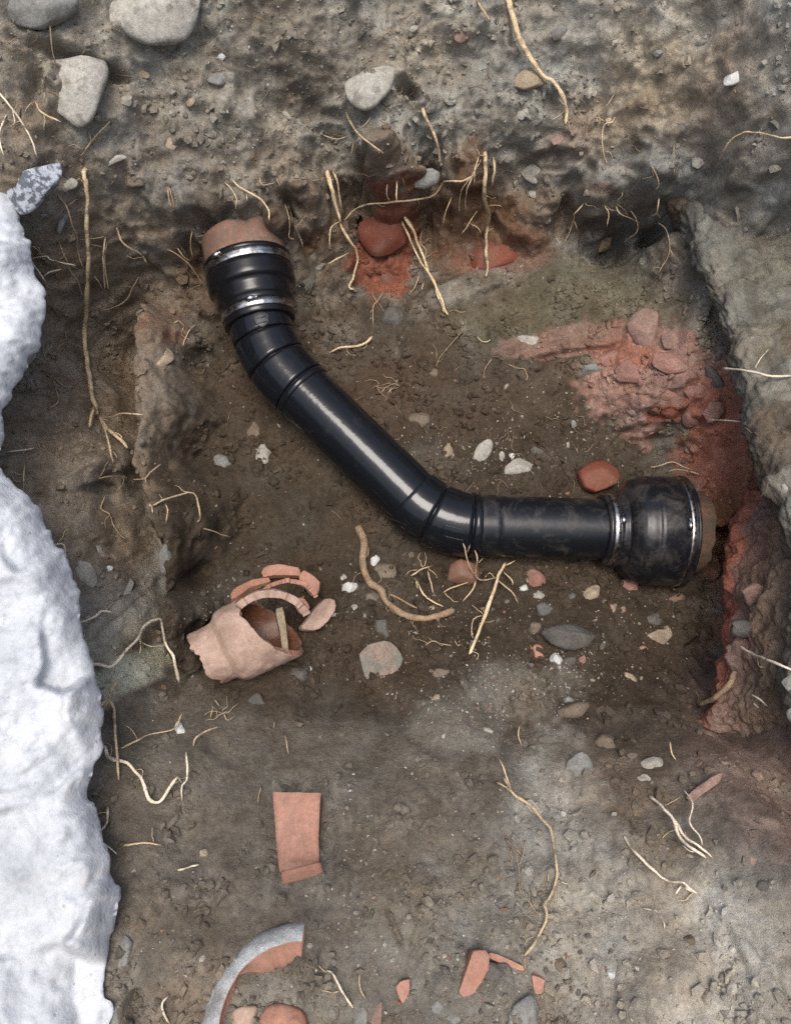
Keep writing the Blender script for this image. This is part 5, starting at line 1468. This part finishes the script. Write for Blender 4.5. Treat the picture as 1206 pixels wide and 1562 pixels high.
# label | material | r0 mm | r1 mm | lift mm | hair count | main ; branch ; branch   (branch may start with its radius in mm)
ROOTS = """
long pale straight root hanging down the left wall, forked at its foot|root|3.4|4.2|14|3|133,256 129,266 132,290 133,340 135,400 133,450 130,500 134,560 140,600 150,633;3.2:150,633 165,655 185,672 197,684;1.8:150,633 163,658 170,690 172,705;1.2:169,684 181,700;1.7:158,637 175,634 190,630 217,632;3:143,622 139,640 137,653;1.6:168,657 183,662 185,673
thin forked root left of the long straight hanging root|root_dim|1.5|1.0|5|4|87,294 100,315 110,345 118,365 119,380 126,405 133,412;1:118,365 133,366 140,372 158,376;1:140,418 152,432 160,446 165,456
pale crooked root by the tip of the smaller white boulder|root_white|1.7|1.2|6|4|47,393 70,390 75,395 95,400 115,407;1.4:65,425 75,415 95,411;1.3:47,395 60,415 72,430
thin root running down beside the pale crooked root|root_dim|1.1|.8|5|2|90,365 98,390 108,410 118,430 125,455
twin upright rootlets right of the long straight hanging root|root|1.5|1.1|6|1|160,360 157,400 160,443;1.2:163,366 161,400 165,445
knobbly short root on the wall left of the upper coupling|root|2.0|1.2|5|1|176,345 185,365 200,380 215,390 223,402
slanting thin root on the soil below the knobbly short root|root_dim|1.4|.9|4|1|212,418 203,440 193,457 175,468 158,473
twin rust coloured rootlets high on the left wall|root_dim|1.4|1.1|4|0|255,283 258,300 262,318;1.2:259,285 263,300 267,320
branching root on the wall directly above the clay pipe end|root|1.3|1.6|6|2|350,268 362,281 378,292 400,305 410,320 411,335;1:343,276 355,290 362,305 360,320;.9:378,293 376,308
pair of fine roots on the wall right of the upper coupling|root_dim|1.2|.9|4|1|443,318 450,345 460,370 461,380;1:432,310 440,325 443,345 442,362 450,364
small hook shaped rootlet above the pair of fine roots|root|1.1|.9|4|0|396,268 400,282 410,280 420,278;.8:420,270 427,284
thick splintered root hanging left of the red wall patch|root|5.2|2.4|14|3|499,260 504,282 509,298 514,315 520,338;2:505,258 514,275 518,295 523,322;2.6:517,336 525,355 535,370 543,385 545,400 540,420 534,438 540,442;1.6:520,335 505,345 502,360 501,380;1.6:534,383 515,395 500,403
long horizontal root running from the splintered root to the hanging bundle|root|1.6|1.9|8|4|523,338 535,325 550,315 575,310 605,308 640,303 660,297 675,280 685,276 705,277 725,268;1.4:604,275 604,306;1:590,280 588,295 595,308
thick straight root hanging in the root bundle at the wall centre|root|4.0|2.6|16|5|738,230 741,260 739,300 745,330 744,350 742,380 743,400 740,422;1.1:735,240 720,270 705,290 701,327;1.1:725,260 712,290 710,325;1.2:730,236 724,258 722,282;1.1:690,300 680,320 672,348;1:728,318 715,340 703,361;.9:715,340 730,348 736,358;2.2:752,238 753,262 749,285
double stranded root slanting down across the red wall patch|root|2.9|1.9|12|5|617,330 628,350 640,380 650,410 665,440 676,465 685,480;2.2:611,335 625,365 638,390 655,420 670,455 680,478;1.1:645,350 642,370 650,380 648,395;1:640,418 632,440 624,445;.9:645,430 642,445
long thick root hanging from the top edge right of centre|root|4.8|2.2|12|5|772,-6 780,20 790,50 800,75 815,98 828,115 845,125 858,145 863,165 862,190
short pale root stub at the top edge left of the long top root|root|1.9|1.9|8|0|724,-4 738,18 748,33
short root hanging out of the dark hole in the far wall|root|3.0|2.0|8|2|644,164 650,180 660,200 668,225 670,250
thin bent root under the wedge shaped stone|root|1.5|1.8|8|1|527,167 535,185 548,205 565,220 585,235;1:565,175 558,190 545,200;1:490,205 512,212 530,208;1:540,215 537,226 535,236
thin arching root running off the right frame edge high up|root|1.2|1.4|8|0|1095,247 1105,230 1120,210 1140,202 1165,204 1185,209 1212,209
thin crooked root on the rusty upper right wall|root_dim|1.2|1.0|5|1|938,140 925,160 905,180 895,195 893,212
small branching root below the thin crooked root on the rusty wall|root|1.1|1.0|5|1|940,177 932,187 920,190 917,215 922,240 927,252;.9:922,188 915,183 912,192;.8:921,232 930,231 935,240
short upright rootlet above the blue grey lip|root_dim|1.0|.9|5|0|1028,218 1027,245 1027,268
kinked rootlet at the left end of the blue grey lip|root_dim|1.1|1.0|6|1|990,250 998,262 1003,280 997,290
curly fine roots right of the hanging bark strip|root|1.2|.8|8|5|938,312 945,325 960,332 975,340;1:975,340 970,355 955,365 950,370;1:1003,300 1000,325 990,330;.9:920,312 928,325 926,345;.9:960,318 970,335 972,350
thin root drooping into the dark hollow under the lip|root_dim|1.0|.9|6|1|1000,338 1015,350 1022,380 1015,400 1005,415;.8:1020,378 1030,393
branching rootlet left of the hanging bark strip|root|1.2|.8|6|2|890,308 878,325 875,335 868,355 858,375;.9:875,335 880,350
white horizontal root sticking out of the right wall|root_white|1.9|1.6|10|0|1102,561 1125,564 1150,568 1175,574 1212,574;.8:1150,566 1160,545 1172,532
thin pale root above the red hollow under the right lip|root_white|1.2|1.0|6|0|1077,640 1100,641 1130,643
pair of pale roots behind the flared right coupling|root|1.3|1.0|6|0|988,714 1005,710 1022,704 1040,712 1055,716;1.1:1015,720 1035,715 1070,725
short thick root touching the straight pipe on its right|root|2.4|1.7|5|2|567,514 560,520 545,527 520,530 503,538
very thin forked rootlet on the slope behind the pipe|root_dim|.9|.7|3|1|714,490 695,515 670,545 665,560;.8:658,523 664,535 665,548
thin curved rootlet behind the pipe left of the dark crack|root_dim|1.0|.7|3|0|752,545 742,560 737,580
thin flat rootlet under the bar shaped stone|root_dim|.8|.7|3|0|772,555 790,561 800,562 805,575 800,582
small curl of root above the bar shaped stone|root|.9|.8|3|0|727,513 733,521 742,522 748,518
tangled rootlet beside the widest part of the smaller white boulder|root_dim|1.3|1.0|5|3|70,535 80,540 95,525 102,521 115,525 127,529;1:102,521 100,508 106,505;1:63,525 70,545 78,552
curly branching root below the smaller white boulder|root_dim|1.5|1.1|5|4|65,557 72,570 80,575 85,590 88,600 87,615 72,625;1.1:80,575 90,582 98,590 110,590;1:87,595 97,602;1:85,597 72,607
low root lying across the rim of the left shelf|root_dim|1.3|1.0|5|3|150,730 165,727 180,726 195,730;1.3:205,731 220,730 230,720 245,709;.9:222,728 225,737
hooked root jutting from the left shelf over the pit floor|root|1.7|1.3|12|2|222,771 235,770 250,762 270,757 295,752 303,770 305,790 302,797;1:233,771 234,785;1:250,768 255,780 252,800
wavy thin root running down the left shelf|root_dim|1.2|.9|4|2|162,757 155,775 168,782 172,797 183,815 194,823
thin upright root at the top of the large white boulder|root|1.3|1.0|5|2|37,710 35,745 30,770;.9:30,770 45,763 52,760
short level root just above the large white boulder|root_white|1.2|1.1|5|0|10,690 25,687 45,685 55,683
small arched rootlet by the pale crusty stone|root_white|1.4|1.0|6|1|80,833 88,830 98,831 102,850
thin straight rootlet on the pit floor left of the pipe|root_dim|1.0|.8|3|0|308,806 330,812 353,820
bright angular root bent like a tent on the left shelf|root_white|2.3|2.1|12|4|138,1013 150,1014 168,1018 180,1010 195,990 210,975 215,960 225,950 237,946 245,945 249,962 255,985 265,1000 267,1020 273,1043;1:212,970 214,990 213,1000;1:215,980 230,986 250,985
short white root pointing right from the boulder edge|root_white|1.8|1.7|8|3|118,951 132,946 145,940 155,933 172,935
straight pale root standing along the boulder edge|root|2.2|1.5|8|4|150,1083 158,1072 168,1072 175,1085 176,1110 179,1150 182,1190;1.7:153,1083 165,1070 175,1045 190,1032
thin root reaching from the boulder edge to the white chip|root|1.2|1.1|5|1|180,1145 210,1130 230,1120 265,1112 277,1090
thick zigzag root below the thin root with the white chip|root_white|2.4|1.8|8|5|158,1138 165,1155 180,1160 195,1165 210,1182 218,1190 225,1210 230,1222 243,1222 255,1205 272,1185;1.5:285,1148 287,1185 278,1200 276,1222;1:258,1200 270,1185 278,1195
curved rootlet right of the white chip on the left shelf|root|1.3|1.1|5|0|293,1140 300,1125 320,1113 335,1108
tuft of small rootlets below the broken clay socket|root_dim|1.1|.8|4|5|328,1095 338,1090 348,1085;1:340,1085 346,1098 358,1092;1:322,1098 325,1080;.9:326,1066 336,1078
small root at the notch of the large white boulder|root_white|1.5|1.1|5|1|166,1232 164,1255 150,1272 143,1278;1.1:150,1280 165,1292 178,1303
thin level root right of the boulder notch|root|1.2|.9|4|1|183,1290 205,1287 222,1285 245,1289
short straight rootlet left of the salmon tile fragment|root_white|1.1|.9|3|0|268,1328 288,1324 303,1319
thick bent brown root lying curved in the pit|root_brown|6.0|5.5|3|8|547,806 556,830 554,860 563,885 578,900 590,918 610,935 640,943 665,940 692,930;2:590,905 610,915 640,930 662,925;2:556,812 561,835 560,850
forked pale root with many twigs leaning below the lower pipe bend|root|2.9|2.3|14|6|770,858 757,885 745,920 735,950 725,975 715,998;1.4:767,864 785,855;1.5:757,880 735,885 725,878 728,855 725,840;1.4:725,880 715,860 710,840 705,828;1.3:757,883 770,895 782,905 790,920;1.5:725,885 720,900 705,918;1.2:765,870 780,885 782,893;1.2:738,938 720,945 718,965 725,975;1.1:710,845 718,830;1.1:728,860 738,850
twisted twiggy root inside the curve of the bent brown root|root|1.5|1.1|10|4|625,880 632,875 640,868 660,862;1.4:633,882 645,905 665,920 678,926;1.1:653,868 658,890 661,908;1.2:633,885 638,900
thin root crossing the orange brick fragment|root|1.3|1.1|8|1|673,905 690,895 715,888
small root on the gravel patch|root_dim|1.1|.8|3|2|648,986 660,978 672,982 688,985;.9:690,975 697,985 703,982
long winding root down the front shelf|root|2.0|1.9|5|5|768,1188 785,1213 805,1225 822,1245 840,1268 847,1300 848,1330 838,1365 830,1380 833,1400 820,1430 797,1460;1:762,1158 775,1192 782,1207;1.2:757,1192 770,1200 782,1210;.9:838,1330 836,1345
thin crooked root left of the long winding front root|root_dim|1.2|1.0|4|3|770,1281 785,1300 790,1330 792,1360 805,1372 820,1395;1:800,1282 797,1310 790,1322
pair of smooth pale roots lying at the right of the front shelf|root_white|2.1|1.7|9|3|991,1214 1010,1230 1025,1250 1035,1275 1050,1290 1075,1308;1.9:1012,1232 1030,1255 1045,1277 1065,1290 1086,1308;1:1037,1287 1050,1298 1062,1300
thin wavy root crossing the pair of smooth pale roots|root_white|1.1|.9|8|0|1042,1205 1055,1225 1052,1255 1065,1275 1070,1290
single pale root below the pair of smooth roots|root_white|1.9|1.5|6|2|950,1276 965,1297 985,1317 1005,1335 1020,1345 1040,1345 1050,1355 1062,1363;1.4:1040,1350 1028,1367;1.3:1042,1352 1055,1362
hair thin curved rootlet above the pale crust at lower right|root_white|.8|.7|3|0|978,1385 1000,1390 1010,1405 1011,1418
white root leaving the red ridge towards the right frame edge|root_white|1.9|1.5|8|1|1128,985 1145,997 1160,1003 1185,1012 1212,1022
two short white rootlets at the foot of the right wall|root_white|1.5|1.4|6|0|1145,1058 1158,1068 1170,1079;1.3:1148,1073 1158,1082
thick reddish brown root at the foot of the red ridge|root_brown|3.6|4.4|6|2|1064,1076 1085,1066 1097,1058 1112,1045 1120,1023
short pale root at the bottom left of the pointed chip|root_white|1.3|1.3|4|2|495,1480 508,1485 518,1505 527,1522 540,1537
thin upright rootlet at the bottom near the two grey stones|root|1.0|.9|3|0|549,1482 548,1505 557,1525
pale root slanting down the wall at the far upper left edge|root_white|1.6|1.2|6|2|-6,134 18,165 40,195;1.3:38,193 50,215 58,240;1:18,165 24,185 20,192
curved pale rootlet at the left frame edge below the slanting root|root_white|1.4|1.1|6|1|12,175 3,190 0,205 7,236
crooked thin root below the triangular stone|root_dim|1.3|1.0|5|3|170,183 150,205 133,225 122,240
very thin long root hanging at the top left corner|root_dim|.9|.9|5|0|78,-5 75,30 80,80 92,103
thin root following the lower left edge of the triangular stone|root|1.5|1.1|7|2|52,155 62,170 75,178 92,185
tiny upright rootlet above the salmon tile fragment|root_dim|1.1|.9|3|0|433,1120 438,1135 442,1150;.9:418,1098 417,1112
tiny hooked rootlet left of the salmon tile fragment|root_dim|1.2|1.0|3|0|400,1200 395,1212 393,1226
tiny crooked rootlet at the front of the gravel patch|root|1.1|.9|3|0|793,1105 790,1122 794,1137
short rootlet pointing at the pale oval stone|root|1.1|.9|5|0|1021,1131 1024,1148 1032,1160
thin wiry root under the splintered root at the wall foot|root_dim|1.0|.8|4|2|585,443 576,460 568,470 567,497;.9:568,470 562,478
rusty matted rootlets right of the straight pipe|root_dim|1.1|.8|4|6|572,588 585,592 600,585 612,590;1:580,600 590,590 598,602
fine matted roots at the dark gap left of the upper coupling|root_dim|1.1|.8|7|6|252,378 270,388 285,400 300,420 312,436;1:295,350 290,370 296,395;1:268,375 280,392 292,398;1:300,362 312,360 318,375
curled rootlet near the red patch on the left shelf|root|1.2|.9|4|1|264,492 272,490 281,498;1.2:298,494 288,505 281,520 280,528
thin curved rootlet at the bottom left between clods|root_white|1.3|1.1|5|0|258,1517 248,1530 250,1545 259,1562
"""
for li, row in enumerate(l for l in ROOTS.strip().split('\n')):
    lb, mt, r0, r1, lf, hc, geo = row.split('|')
    parts = geo.split(';')
    px = [tuple(map(float, q.split(','))) for q in parts[0].split()]
    main, _ = root_mesh('root', px, float(r0) / 1000, float(r1) / 1000, float(lf) / 1000, mt)
    tag(main, lb, 'root')
    for b in parts[1:]:
        rr, q = b.split(':')
        bp = [tuple(map(float, k.split(','))) for k in q.split()]
        rr = float(rr) / 1000
        root_mesh('rootlet', bp, rr, rr * .75, float(lf) / 1000, mt, main)
    if int(hc): hairs(main, px, int(hc), 24, mt if mt != 'root_white' else 'root', 5000 + li)

# ------------------------------------------------------------------ grit and crumbs: nobody could count them
ICO_V = []
ph = (1 + 5 ** .5) / 2
for a, b in ((-1, ph), (1, ph), (-1, -ph), (1, -ph)): ICO_V.append((a, b, 0))
for a, b in ((-1, ph), (1, ph), (-1, -ph), (1, -ph)): ICO_V.append((0, a, b))
for a, b in ((ph, -1), (ph, 1), (-ph, -1), (-ph, 1)): ICO_V.append((a, 0, b))
ICO_V = np.array(ICO_V) / math.sqrt(1 + ph * ph)
ICO_F = np.array([(0, 11, 5), (0, 5, 1), (0, 1, 7), (0, 7, 10), (0, 10, 11), (1, 5, 9), (5, 11, 4), (11, 10, 2), (10, 7, 6), (7, 1, 8), (3, 9, 4), (3, 4, 2), (3, 2, 6), (3, 6, 8), (3, 8, 9), (4, 9, 5), (2, 4, 11), (6, 2, 10), (8, 6, 7), (9, 8, 1)])
OCT_V = np.array([(1, 0, 0), (-1, 0, 0), (0, 1, 0), (0, -1, 0), (0, 0, 1), (0, 0, -1)], float)
OCT_F = np.array([(0, 2, 4), (2, 1, 4), (1, 3, 4), (3, 0, 4), (2, 0, 5), (1, 2, 5), (3, 1, 5), (0, 3, 5)])
def scatter(name, pos, nor, size, cols, label, bv, bf, mat='grit', flat=.7, sink=.15):
    n = len(pos)
    k = len(bv)
    ang = rng.random((n, 3)) * 6.28
    V = np.repeat(bv[None], n, 0) * (1 + .28 * rng.normal(size=(n, k, 1)))
    V = V * (np.array([1, .75, flat]) * (1 + .2 * rng.normal(size=(n, 1, 3))))
    c, s = np.cos(ang[:, 0]), np.sin(ang[:, 0])
    x, y = V[:, :, 0].copy(), V[:, :, 1].copy()
    V[:, :, 0], V[:, :, 1] = x * c[:, None] - y * s[:, None], x * s[:, None] + y * c[:, None]
    e1 = np.cross(nor, np.array([.3, .9, .1])); e1 /= np.linalg.norm(e1, axis=1, keepdims=True)
    e2 = np.cross(nor, e1)
    Wd = (V[:, :, :1] * e1[:, None] + V[:, :, 1:2] * e2[:, None] + V[:, :, 2:] * nor[:, None]) * size[:, None, None]
    Wd = Wd + pos[:, None] + nor[:, None] * (size * flat * (1 - 2 * sink) * .5)[:, None, None]
    Fx = (bf[None] + (np.arange(n) * k)[:, None, None]).reshape(-1, 3)
    o = obj(name, Wd.reshape(-1, 3), Fx, M[mat], origin=np.zeros(3), smooth=False)
    tag(o, label, kind='stuff')
    cc = np.repeat(cols[:, None], k, 1).reshape(-1, 3)
    a = o.data.color_attributes.new('soil', 'FLOAT_COLOR', 'POINT')
    a.data.foreach_set('color', np.concatenate([cc, np.ones((len(cc), 1))], 1).astype(np.float32).ravel())
    return o
dense = (np.abs(gu) < .69) & (gv > -.59) & (gv < .91)
dens = .10 + .10 * np.clip(nzA + .3, 0, 1)
for px, py, rx, ry, ro, s in [(770, 1060, 150, 42, -12, 4.5), (660, 700, 80, 50, 0, 1.6), (830, 690, 120, 50, 0, 1.0), (740, 1440, 180, 100, 0, 2.6), (620, 970, 130, 70, 0, 1.1), (800, 1220, 60, 50, 20, 1.8), (860, 1500, 90, 70, 0, 2.6), (420, 1530, 90, 40, 0, 1.8), (530, 1320, 50, 90, 0, 1.2), (350, 920, 60, 50, 0, 1.6), (200, 1030, 60, 40, 0, 1.6),
        (1050, 1480, 200, 120, 0, 1.0), (520, 60, 200, 110, 0, 1.6), (130, 60, 140, 60, 0, 1.6), (900, 930, 200, 60, 0, .6), (240, 1480, 60, 60, 0, .8), (500, 220, 200, 50, 0, .7), (860, 600, 130, 80, 0, .35)]:
    dens = dens + s * ell(px, py, rx, ry, ro, .6, EDGE)
dens = dens * dense * (1 - .75 * ell(480, 1150, 240, 45, 0, .5))
vis = (GN @ -FW) > .15
pr = dens * vis
pr /= pr.sum()
ix = rng.choice(len(P), 9500, p=pr)
sz = .0007 + .0019 * rng.random(len(ix)) ** 4
pal = .62 * np.array([[.55, .52, .44], [.46, .41, .32], [.36, .30, .22], [.62, .60, .54], [.28, .25, .2], [.40, .22, .15], [.22, .2, .17]])
cl = pal[rng.choice(7, len(ix), p=[.16, .22, .22, .07, .16, .06, .11])] * (.75 + .4 * rng.random((len(ix), 1)))
scatter('grit', P[ix] + (rng.random((len(ix), 3)) - .5) * .002, GN[ix], sz, cl, 'pale sand grains and grit scattered over the soil', OCT_V, OCT_F)
ix = rng.choice(len(P), 1100, p=pr)
sz = .0020 + .0028 * rng.random(len(ix)) ** 3
cl = pal[rng.choice(7, len(ix), p=[.10, .16, .22, .03, .25, .06, .18])] * (.7 + .4 * rng.random((len(ix), 1)))
scatter('fine_gravel', P[ix], GN[ix], sz, cl * .85, 'fine gravel strewn over the pit and shelves', ICO_V, ICO_F)
pc = ((.35 + amp) * (1 - .6 * steep) * dense * vis * (.05 + np.clip(nzA + .25, 0, 1) ** 2))
pc /= pc.sum()
ix = rng.choice(len(P), 20000, p=pc)
sz = .0014 + .0075 * rng.random(len(ix)) ** 5
scatter('soil_crumbs', P[ix], GN[ix], sz, C[ix] * (.8 + .45 * rng.random((len(ix), 1))), 'loose soil crumbs and small clods on every surface', ICO_V, ICO_F, 'soil')
# fine fibres
SURF[:] = [ground, wallg[0], wallr[0]]
Vs, Fs, o_ = [], [], 0
vi = rng.choice(len(P), 170, p=(dens * vis * (gv > .0) + .0) / (dens * vis * (gv > .0)).sum())
for k in vi:
    px, py, _ = project(P[k])
    if not (0 < px < W_ and 0 < py < H_) or np.linalg.norm(line - P[k], axis=1).min() < .09 or np.linalg.norm(path_at(np.linspace(0, SEND, 60)) - P[k], axis=1).min() < .10: continue
    a = rng.random() * 6.28
    q = [np.array([px, py])]
    for _ in range(4):
        a += rng.normal() * .6
        q.append(q[-1] + (3 + 7 * rng.random()) * np.array([math.cos(a), math.sin(a)]))
    pa = root_path(q, .002, 1.0, int(k) % 9973)
    V, F_ = tube(pa, np.linspace(.0007, .0004, len(pa)), 4)
    Vs.append(V); Fs += [tuple(i + o_ for i in f) for f in F_]; o_ += len(V)
tag(obj('fine_root_fibres', np.vstack(Vs), Fs, M['root_dim'], origin=np.zeros(3)), 'hair fine root fibres strewn over the soil', kind='stuff')
